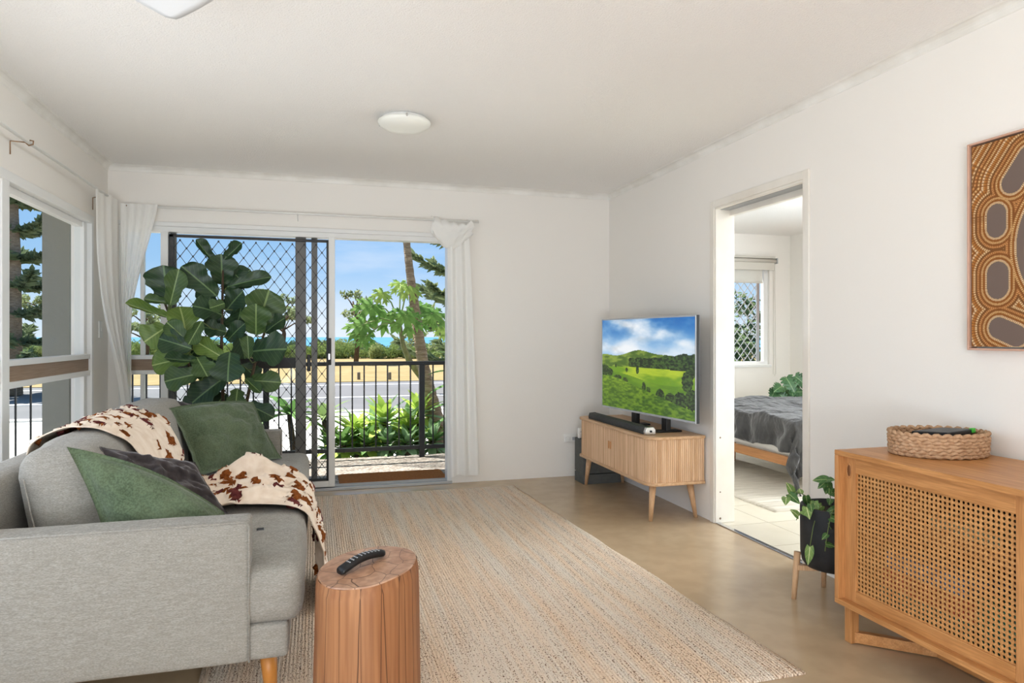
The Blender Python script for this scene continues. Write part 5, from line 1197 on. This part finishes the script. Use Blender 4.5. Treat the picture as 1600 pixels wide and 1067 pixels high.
for k in range(16):
    px_, py_ = [(1212, 605), (1225, 592), (1240, 596), (1252, 590), (1232, 610), (1218, 612), (1248, 606), (1205, 612), (1255, 612), (1242, 584), (1228, 586), (1262, 600), (1270, 592), (1222, 600), (1236, 602), (1250, 598)][k]
    A = at_y(px_, py_ + 4, 6.35 + 0.25 * rmn.random()) - Vector((5.1, 6.55, 0)); d = Vector((rmn.uniform(-1, 1), rmn.uniform(-0.8, 0.1), rmn.uniform(-0.7, 0.2))); s = rmn.uniform(0.13, 0.2)
    inst(mme, 'leaf', mon, frame_m(A, d, (-0.5, -0.9, 0.7), (s, s, s))); part('leaf_stalk', tube([(0, 0, 0.25), (A.x * 0.4, A.y * 0.4, 0.5), tuple(A)], 0.007, 6), MSTALK, mon, True)
part('pot', lathe([(0.0, 0.001), (0.12, 0.001), (0.15, 0.28), (0.135, 0.28), (0.13, 0.25), (0, 0.25)], 28, cap=False), WHITEP, mon, True)
# ------------------------------------------------------------------ balcony railing, mat, tap
rail = empty('balcony_railing', (0, 0, 0), 0, 'black steel balustrade along the balcony edge', 'railing')
BYR = 7.17
MB().box((-5.9, BYR - 0.028, 0.905), (XR, BYR + 0.028, 0.945)).build('top_rail', BLACKM, rail, bevel=0.008)
MB().box((-5.9, BYR - 0.02, 0.03), (XR, BYR + 0.02, 0.07)).build('bottom_rail', BLACKM, rail, bevel=0.004)
bal0 = None; px_post = at_y(659, 640, BYR).x
x = px_post - 0.118 * 36
while x < 2.4:
    k = round((x - px_post) / 0.118)
    if k % 13 == 0:
        MB().box((x - 0.028, BYR - 0.028, -0.05), (x + 0.028, BYR + 0.028, 0.91)).build('post', BLACKM, rail, bevel=0.004)
    else:
        if bal0 is None: bal0 = o = MB().box((-0.007, -0.007, 0.065), (0.007, 0.007, 0.91)).build('baluster', BLACKM, rail)
        else: o = inst(bal0, 'baluster', rail)
        o.location = (x, BYR, 0)
    x += 0.118
ma, mc = at_z(531, 755, -0.05), at_z(700, 742, -0.05)
def matf(u, v):
    x_ = 0.20 + 0.93 * u; y_ = 5.74 + 0.64 * v
    if u in (0, 1): x_ += 0.006 * noise.noise(Vector((0, v * 20, u)))
    e = min(1, u * 30, (1 - u) * 30, v * 20, (1 - v) * 20); return (x_, y_, -0.05 + 0.006 + 0.014 * e + 0.003 * noise.noise(Vector((u * 60, v * 40, 0))))
mv, mf = gridf(matf, 60, 30); k0 = len(mv); ring = [i for i in range(60)] + [j * 60 + 59 for j in range(1, 30)] + [29 * 60 + i for i in range(58, -1, -1)] + [j * 60 for j in range(28, 0, -1)]
mv += [(mv[i][0], mv[i][1], -0.0495) for i in ring]; mf += [(ring[i], k0 + i, k0 + (i + 1) % len(ring), ring[(i + 1) % len(ring)]) for i in range(len(ring))]
o = part('doormat', (mv, mf), COIR); tag(o, 'brown coir doormat on the balcony outside the door', 'doormat')
tap = empty('hose_tap', (1.175, 6.1, -0.05), 0, 'small rusty tap standpipe at the balcony door edge', 'tap')
RUSTM = mat('rusty_brown_metal', (120, 84, 66), 0.7, 0.3)
part('standpipe', tube([(0, 0, 0), (0, 0, 0.17)], 0.014, 10), RUSTM, tap, True); part('spout', tube([(0, 0, 0.15), (-0.02, -0.02, 0.155), (-0.035, -0.03, 0.13)], 0.009, 8), RUSTM, tap, True)
part('tap_handle', tube([(-0.022, 0, 0.185), (0.022, 0, 0.185)], 0.007, 8), BLACK, tap, True)

# ------------------------------------------------------------------ planting by the railing
def blade_leaf(mb, base, d, L_, w, droop=0.3, mi=0, up=Vector((0, 0, 1)), seg=7, cup=0.25):
    d = Vector(d).normalized(); side = d.cross(up)
    if side.length < 1e-3: side = Vector((1, 0, 0))
    side.normalize(); nn = side.cross(d).normalized(); v = []
    for i in range(seg + 1):
        t = i / seg; ww = w * (0.45 + 1.6 * t) * (1 - t) ** 0.75 if t < 1 else 0
        ww = w * (math.sin(math.pi * (0.12 + 0.88 * t)) ** 0.8) if t < 1 else 0.001
        c = Vector(base) + d * L_ * t - Vector((0, 0, 1)) * droop * L_ * t * t
        v += [tuple(c - side * ww + nn * ww * cup), tuple(c), tuple(c + side * ww + nn * ww * cup)]
    f = []
    for i in range(seg): f += [(3 * i, 3 * i + 1, 3 * i + 4, 3 * i + 3), (3 * i + 1, 3 * i + 2, 3 * i + 5, 3 * i + 4)]
    mb.add((v, f), None, mi)
AG = [leafy('agave_bright', (196, 216, 108), (150, 190, 88)), leafy('agave_cool', (160, 190, 146), (130, 166, 122)), leafy('agave_deep', (122, 160, 92), (96, 138, 78))]
ra = random.Random(21)
AGM = []
for mi in range(3):
    mb = MB(); me = bpy.data.meshes.new('leaf'); blade_leaf(mb, (0, 0, 0), (0, 1, 0), 1, 0.15, 0.25, 0, Vector((0, 0, 1))); me.from_pydata(mb.v, [], mb.f); me.materials.append(AG[mi]); me.polygons.foreach_set('use_smooth', [True] * len(me.polygons)); AGM.append(me)
AGL = [(600, 655, 7.75, 0.40, 0, 'tallest bright agave rosette in the middle of the row'), (556, 672, 7.8, 0.34, 0, 'bright agave left of the tallest rosette'), (638, 664, 7.85, 0.34, 0, 'bright agave between the tallest rosette and the post'), (655, 642, 8.0, 0.38, 0, 'tall yellow green agave beside the thick railing post'),
       (536, 692, 7.6, 0.30, 2, 'low dark agave at the left end of the row'), (604, 690, 7.5, 0.28, 1, 'low cool green agave below the tallest rosette'), (676, 684, 7.6, 0.28, 1, 'agave at the foot of the leaning trunk'), (636, 690, 7.5, 0.29, 1, 'grey green agave low beside the railing post'),
       (574, 690, 7.6, 0.30, 2, 'dark agave low in the row between two bright ones'), (654, 690, 7.7, 0.30, 2, 'dark agave directly behind the railing post'), (516, 694, 7.7, 0.28, 2, 'dark agave half hidden by the door stile'), (586, 668, 8.1, 0.34, 0, 'bright agave behind the tallest rosette'), (622, 676, 8.1, 0.32, 0, 'yellow green agave deep in the row')]
for i, (px_, py_, Y, R, tone, lab_) in enumerate(AGL):
    c = at_y(px_, py_, Y); ro = empty('agave', (c.x, c.y, GZ), 0, lab_, 'plant', 'agaves behind the balcony railing')
    part('stem', tube([(0, 0, 0), (0.02, 0, (c.z - GZ) * 0.6), (0, 0, c.z - GZ)], [0.05, 0.045, 0.03], 8), STEMB, ro, True)
    for k in range(28):
        a = k * 2.399 + i; el = -0.55 + 1.95 * (k / 28) ** 0.9; L_ = R * ra.uniform(0.85, 1.1) * (1 - 0.2 * (k / 28)); d = Vector((math.cos(a) * math.cos(el), math.sin(a) * math.cos(el), math.sin(el)))
        t_ = tone if ra.random() < 0.75 else (tone + 1) % 3
        inst(AGM[t_], 'leaf', ro, frame_m(Vector((0, 0, c.z - GZ - 0.10 + 0.10 * k / 28)), d, Vector((0, 0, 1)), (L_ * 1.1, L_, L_)))
ROS = leafy('yucca_leaf', (150, 172, 112), (120, 148, 92))
def rosette(name, c, R, nl, w, m, label, group, up=0.5, stem=True):
    """long leaves bursting from a point, one mesh for each leaf"""
    ro = empty(name, (c.x, c.y, GZ), 0, label, 'plant', group); h = c.z - GZ
    if stem: part('stem', tube([(0.1, 0.1, 0), (0.05, 0, h * 0.5), (0, 0, h)], [0.05, 0.04, 0.025], 8), STEMB, ro, True)
    for k in range(nl):
        a = k * 2.399 + ra.random(); el = -0.1 + up * 2.4 * (k / nl); d = Vector((math.cos(a) * math.cos(el), math.sin(a) * math.cos(el), math.sin(el))); mb = MB()
        blade_leaf(mb, (0, 0, h), d, R * ra.uniform(0.8, 1.1), w, 0.35); mb.build('leaf', m, ro, True)
    return ro
rosette('yucca', at_y(506, 655, 7.9), 0.5, 16, 0.035, ROS, 'spiky yucca leaning behind the railing beside the door stile', None)
rosette('yucca', at_y(452, 648, 8.0), 0.5, 18, 0.05, AG[2], 'broad leaved green yucca behind the diamond grille', None)
SHR = leafy('grey_green_shrub', (140, 154, 136), (106, 122, 104))
def leaf_cloud(rad, n, ls, rnd_, lumps=7, flat=1.0, mb=None, off=(0, 0, 0)):
    mb = mb or MB(); cs = [(Vector((rnd_.gauss(0, .45), rnd_.gauss(0, .45), rnd_.gauss(0, .32))), rnd_.uniform(.38, .62)) for _ in range(lumps)]
    for k in range(n):
        c, r = rnd_.choice(cs); d = Vector((rnd_.gauss(0, 1), rnd_.gauss(0, 1), rnd_.gauss(0, 1))).normalized() * r * rnd_.uniform(0.6, 1.0) ** 0.5
        p = Vector(((c + d).x * rad[0], (c + d).y * rad[1], (c + d).z * rad[2])) + Vector(off)
        a = Vector((rnd_.gauss(0, 1), rnd_.gauss(0, 1), rnd_.gauss(0, 1))).normalized(); b = a.orthogonal().normalized(); s = ls * rnd_.uniform(0.6, 1.3)
        mb.add(([tuple(p - a * s), tuple(p + b * s * 0.42), tuple(p + a * s), tuple(p - b * s * 0.42)], [(0, 1, 2, 3)]))
    return mb
sh = empty('garden_shrub', (-3.55, 8.2, GZ), 0, 'grey green shrub seen low through the side window', 'shrub')
leaf_cloud((0.55, 0.5, 0.6), 1600, 0.06, ra, 7).build('foliage', SHR, sh).location = (0.12, 0, 0.55)
part('stem', tube([(0, 0, 0), (0.1, 0, 0.5)], [0.04, 0.02], 6), STEMB, sh, True)
# plant with long leaves poking in at the right edge of the opening
lp = empty('cordyline', (1.82, 7.75, GZ), 0, 'tall plant with long green leaves at the right end of the railing', 'plant')
for (px_, py_, dx, dz, L_) in ((706, 582, -1, 0.25, 0.36), (706, 600, -1, -0.05, 0.36), (708, 632, -1, 0.15, 0.36), (708, 650, -1, -0.1, 0.38), (708, 668, -1, -0.25, 0.36), (712, 690, -1, -0.2, 0.34), (712, 560, -0.8, 0.5, 0.34), (716, 620, 0.5, 0.5, 0.4)):
    c = at_y(px_ + 6, py_, 7.75); mb = MB(); blade_leaf(mb, (c.x - 1.82, 0, c.z - GZ), (dx, -0.25, dz), L_, 0.055, 0.3); mb.build('leaf', AG[2], lp, True)
part('stem', tube([(0.05, 0, 0), (0.03, 0, 0.8), (-0.0, 0, 1.45)], [0.03, 0.025, 0.015], 8), STEMB, lp, True)
# leaning ringed trunk
tk = empty('leaning_palm', (at_y(690, 690, 8.1).x, 8.1, GZ), 0, 'tall slender leaning trunk rising behind the railing', 'tree')
o0 = Vector(tk.location)
TRP = [(704, 712, 0.135), (690, 690, 0.115), (682, 660, 0.10), (672, 620, 0.085), (662, 575, 0.07), (655, 530, 0.062), (648, 480, 0.056), (641, 430, 0.048), (636, 385, 0.042), (633, 345, 0.04), (631, 290, 0.038), (630, 180, 0.036)]
pts_, rr_ = [], []
for (a, b) in zip(TRP[:-1], TRP[1:]):
    for k in range(6):
        t = k / 6; p = at_y(a[0] + (b[0] - a[0]) * t, a[1] + (b[1] - a[1]) * t, 8.1 + 0.0) - o0; p.z = max(p.z, 0); pts_.append(p); rr_.append((a[2] + (b[2] - a[2]) * t) * (1.05 if k % 2 else 0.97))
pts_[0].z = 0.0
part('trunk', tube(pts_, rr_, 16), BARK, tk, True)
topp = pts_[-1]
for k in range(9):
    a = k * 0.7; mb = MB()
    for j in range(16):
        t = 0.15 + 0.85 * j / 16; r = 1.5 * t; c = (topp.x + math.cos(a) * r, topp.y + math.sin(a) * r, topp.z + 0.5 * t - 1.1 * t * t)
        for s in (-1, 1): blade_leaf(mb, c, (math.cos(a + s * 1.0), math.sin(a + s * 1.0), -0.3), 0.45, 0.02, 0.4, seg=3)
    mb.build('frond', AG[2], tk)
# papaya: palmate leaves on a thin branching stem
pw = empty('papaya_tree', (at_y(675, 690, 8.5).x, 8.5, GZ), 0, 'papaya with large lobed green leaves in front of the trunk', 'tree')
po = Vector(pw.location)
def lobes(L_):
    mb = MB()
    for k in range(7):
        a = math.radians(-135 + 45 * k); ln = L_ * (1, 0.95, 0.8, 0.62)[abs(k - 3)]
        blade_leaf(mb, (0, 0, 0), (math.sin(a), math.cos(a), 0), ln, ln * 0.15, 0.28, seg=8, cup=0.1)
        for s in (-1, 1):
            c = Vector((math.sin(a), math.cos(a), 0)) * ln * 0.5; c.z = -0.28 * ln * 0.25; a2 = a + s * 0.75
            blade_leaf(mb, c, (math.sin(a2), math.cos(a2), -0.1), ln * 0.4, ln * 0.075, 0.3, seg=4, cup=0.1)
    return mb
PAP = leafy('papaya_leaf', (132, 170, 88), (100, 146, 74)); PAPB = leafy('papaya_leaf_bright', (182, 206, 110), (150, 184, 94))
pm = lobes(1.0).build('leaf', PAP, pw, True); pm2 = lobes(1.0).build('leaf', PAPB, pw, True)
crown = at_y(624, 505, 8.3) - po; first = {0: True, 1: True}; PSTALK = mat('papaya_stalk', (148, 166, 106), 0.6)
for (px_, py_, s, br, tilt) in ((580, 478, 0.27, 0, -0.3), (566, 508, 0.25, 0, -0.2), (604, 492, 0.28, 0, 0.0), (634, 492, 0.30, 0, 0.1), (656, 482, 0.28, 0, 0.3), (676, 490, 0.25, 0, 0.4), (626, 444, 0.2, 1, 0.0), (640, 450, 0.2, 1, 0.2), (598, 458, 0.17, 1, -0.2), (690, 512, 0.2, 1, 0.4), (572, 525, 0.18, 0, -0.3), (650, 505, 0.22, 0, 0.2)):
    c = at_y(px_, py_, 8.2 + ra.uniform(-0.3, 0.3)) - po; src = pm2 if br else pm
    M_ = frame_m(c, (tilt + (c.x - crown.x) * 1.5, -0.5, -0.85), Vector((0.1, -0.75, 0.6)), (s, s, s))
    if first[br]: src.matrix_basis = M_; first[br] = False
    else: inst(src, 'leaf', pw, M_)
    part('leaf_stalk', tube([tuple(crown), tuple(crown.lerp(c, 0.5) + Vector((0, 0, 0.07))), tuple(c)], 0.009, 5), PSTALK, pw, True)
part('trunk', tube([at_y(672, 640, 8.4) - po + Vector((0.05, 0, -0.5)), at_y(664, 596, 8.4) - po, at_y(652, 580, 8.4) - po, at_y(640, 565, 8.35) - po, at_y(630, 540, 8.3) - po, tuple(crown)], [0.06, 0.05, 0.045, 0.04, 0.03, 0.025], 10), mat('papaya_trunk', (150, 148, 108), 0.8, col2=(120, 116, 84), vs=20), pw, True)

# ------------------------------------------------------------------ pines, coast scrub, posts
PINE = leafy('pine_needle', (146, 158, 120), (118, 134, 98), 0.8); PINEG = leafy('pine_needle_grey', (164, 174, 128), (132, 146, 104), 0.8)
def norfolk(name, loc, H_, L0, label, m, seed, whorls=13, nb=6, z0=0.2, tuft=26, tl=0.32):
    r_ = random.Random(seed); root = empty(name, loc, 0, label, 'tree', 'pines outside')
    part('trunk', tube([(0, 0, 0), (0.05, 0, H_ * 0.5), (0, 0, H_)], [0.28, 0.18, 0.04], 10), BARK, root, True); br, fo = MB(), MB()
    for w_ in range(whorls):
        t = w_ / (whorls - 1); z_ = H_ * (z0 + (0.98 - z0) * t); L_ = L0 * (1 - 0.75 * t)
        for k in range(nb):
            a = 2 * math.pi * k / nb + w_ * 0.7 + r_.uniform(-0.15, 0.15); d = Vector((math.cos(a), math.sin(a), 0)); ln = L_ * r_.uniform(0.85, 1.1)
            pts_ = [Vector((0, 0, z_)) + d * ln * q + Vector((0, 0, ln * (-0.08 * math.sin(q * 3) + 0.22 * q ** 3))) for q in [i / 8 for i in range(9)]]
            br.tube(pts_, [0.05 * (1 - 0.8 * i / 8) for i in range(9)], 5)
            for j in range(tuft):
                q = 0.18 + 0.82 * j / tuft; i = min(7, int(q * 8)); p = pts_[i].lerp(pts_[i + 1], q * 8 - i); side = Vector((-d.y, d.x, 0))
                for s in range(7):
                    e = (side * r_.uniform(-1, 1) + d * r_.uniform(0.1, 0.9) + Vector((0, 0, r_.uniform(-0.25, 0.55)))).normalized() * tl * r_.uniform(0.6, 1.2)
                    u_ = e.cross(Vector((0, 0, 1))).normalized() * 0.055; u2 = e.cross(u_).normalized() * 0.045; a_ = p; b_ = p + e
                    fo.add(([tuple(a_ - u_), tuple(a_ + e * 0.5 - u_ * 1.2), tuple(b_), tuple(a_ + e * 0.5 + u_ * 1.2), tuple(a_ + u_)], [(0, 1, 2, 3, 4)]))
                    fo.add(([tuple(a_ - u2), tuple(a_ + e * 0.5 - u2), tuple(b_), tuple(a_ + e * 0.5 + u2), tuple(a_ + u2)], [(0, 1, 2, 3, 4)]))
    br.build('branches', BARK, root, True); fo.build('foliage', m, root)
    return root
p = at_z(752, 600, GZ); p *= 1; pr = at_d(752, 526, 21.0)
norfolk('norfolk_pine', (pr.x, pr.y, GZ), 9.2, 2.7, 'dark layered pine rising behind the papaya beside the right curtain', PINEG, 3, 10, 6, 0.12)
pl_ = at_d(18, 526, 20.0)
norfolk('norfolk_pine', (pl_.x, pl_.y, GZ), 8.2, 2.2, 'dark layered pine filling the side window view', PINE, 9, 10, 6, 0.10)
rb = random.Random(31)
BUSH = [leafy('coast_scrub_green', (150, 166, 98), (114, 136, 78)), leafy('coast_scrub_olive', (176, 182, 118), (138, 152, 92)), leafy('coast_scrub_dark', (112, 130, 84), (86, 106, 68))]
bmesh_ = []
for k in range(4):
    mb = leaf_cloud((2.6, 1.8, 1.25), 2600, 0.16, rb, 9); me = bpy.data.meshes.new('foliage'); me.from_pydata(mb.v, [], mb.f); me.materials.append(BUSH[k % 3]); bmesh_.append(me)
def bush(x_, y_, zc, s, k):
    b = empty('coast_shrub', (x_, y_, GZ), 0, ('fresh green', 'pale olive', 'dark green', 'fresh green')[k % 4] + ' low coastal shrub in the scrub band before the sea', 'shrub', 'coastal shrubs before the sea')
    inst(bmesh_[k % 4], 'foliage', b, Matrix.Translation((0, 0, zc)) @ Matrix.Rotation(rb.random() * 6, 4, 'Z') @ Matrix.Diagonal((s[0], s[0], s[1], 1)))
    part('stem', tube([(0, 0, 0), (0, 0, zc)], 0.09, 5), STEMB, b)
for i, px_ in enumerate(range(-250, 760, 22)):
    for row in range(2):
        d = 54 + row * 5 + rb.uniform(-1.0, 1.0); q = at_d(px_ + rb.uniform(-5, 5) + row * 11, 526, d); hi_ = 1.0 if px_ < 590 else 0.7
        bush(q.x, q.y, 0.42 + (0.30 * row + rb.uniform(-0.05, 0.15)) * hi_, (rb.uniform(0.42, 0.55), rb.uniform(0.5, 0.75) * hi_), rb.randrange(4))
def sparse_tree(px_, py_top, d, H_px, label, seed, w_px=60, n=900, m=PINEG):
    r_ = random.Random(seed); b = at_d(px_, 526, d); root = empty('banksia_tree', (b.x, b.y, GZ), 0, label, 'tree'); k = d / F_PX; zt = CAM_H + (526 - py_top) * k - GZ
    W = w_px * k; br = MB(); fo = MB()
    br.tube([(0, 0, 0), (W * 0.05, 0, zt * 0.4), (-W * 0.06, 0, zt * 0.8)], [0.16, 0.12, 0.05], 7)
    for j in range(9):
        a = r_.uniform(0, 6.28); st_ = Vector((0, 0, zt * r_.uniform(0.35, 0.7))); e = Vector((math.cos(a) * W * r_.uniform(0.25, 0.55), math.sin(a) * W * 0.4, zt * r_.uniform(0.12, 0.3))); br.tube([tuple(st_), tuple(st_ + e * 0.5 + Vector((0, 0, 0.1))), tuple(st_ + e)], [0.06, 0.04, 0.02], 5)
        leaf_cloud((W * 0.16, W * 0.14, W * 0.13), n // 9, 0.14, r_, 3, 1, fo, tuple(st_ + e))
    br.build('branches', STEMB, root, True); fo.build('foliage', m, root)
sparse_tree(556, 446, 42, 80, 'thin banksia with grey foliage standing before the sea', 2, 74, 800)
sparse_tree(440, 452, 44, 80, 'leafy tree showing behind the diamond grille', 5, 80, 1200)
sparse_tree(228, 470, 44, 80, 'small tree showing through the narrow sidelight window', 6, 70, 1200)
sparse_tree(662, 520, 46, 80, 'low banksia with bare branches beside the leaning trunk', 8, 60, 400)
sparse_tree(75, 440, 48, 80, 'tree on the coast showing at the edge of the side window', 12, 90, 1400)
POSTW = mat('weathered_post', (126, 116, 100), 0.9)
for i, px_ in enumerate((372, 466, 560.5, 609)):
    b = at_z(px_, 593, GZ); o = empty('timber_bollard', (b.x, b.y, GZ), 0, ('short timber bollard on the verge behind the fig', 'short timber bollard on the verge behind the grille stile', 'left of the two short bollards seen in the open doorway', 'right of the two short bollards seen in the open doorway')[i], 'bollard', 'bollards on the verge')
    MB().add(lathe([(0.062, 0), (0.062, 0.25), (0.055, 0.28)], 10)).build('post_shaft', POSTW, o); MB().add(lathe([(0.062, 0.278), (0.045, 0.295)], 10)).build('post_cap', POSTW, o)
# trees outside the bedroom window
bt = empty('hedge_tree', (6.6, 11.2, GZ), 0, 'dense dark tree outside the bedroom window', 'tree')
leaf_cloud((2.4, 1.2, 1.9), 5000, 0.11, rb, 11).build('foliage', BUSH[2], bt).location = (0.4, 0, 1.3); part('trunk', tube([(0.2, 0, 0), (0.3, 0, 1.4)], [0.12, 0.08], 8), BARK, bt, True)
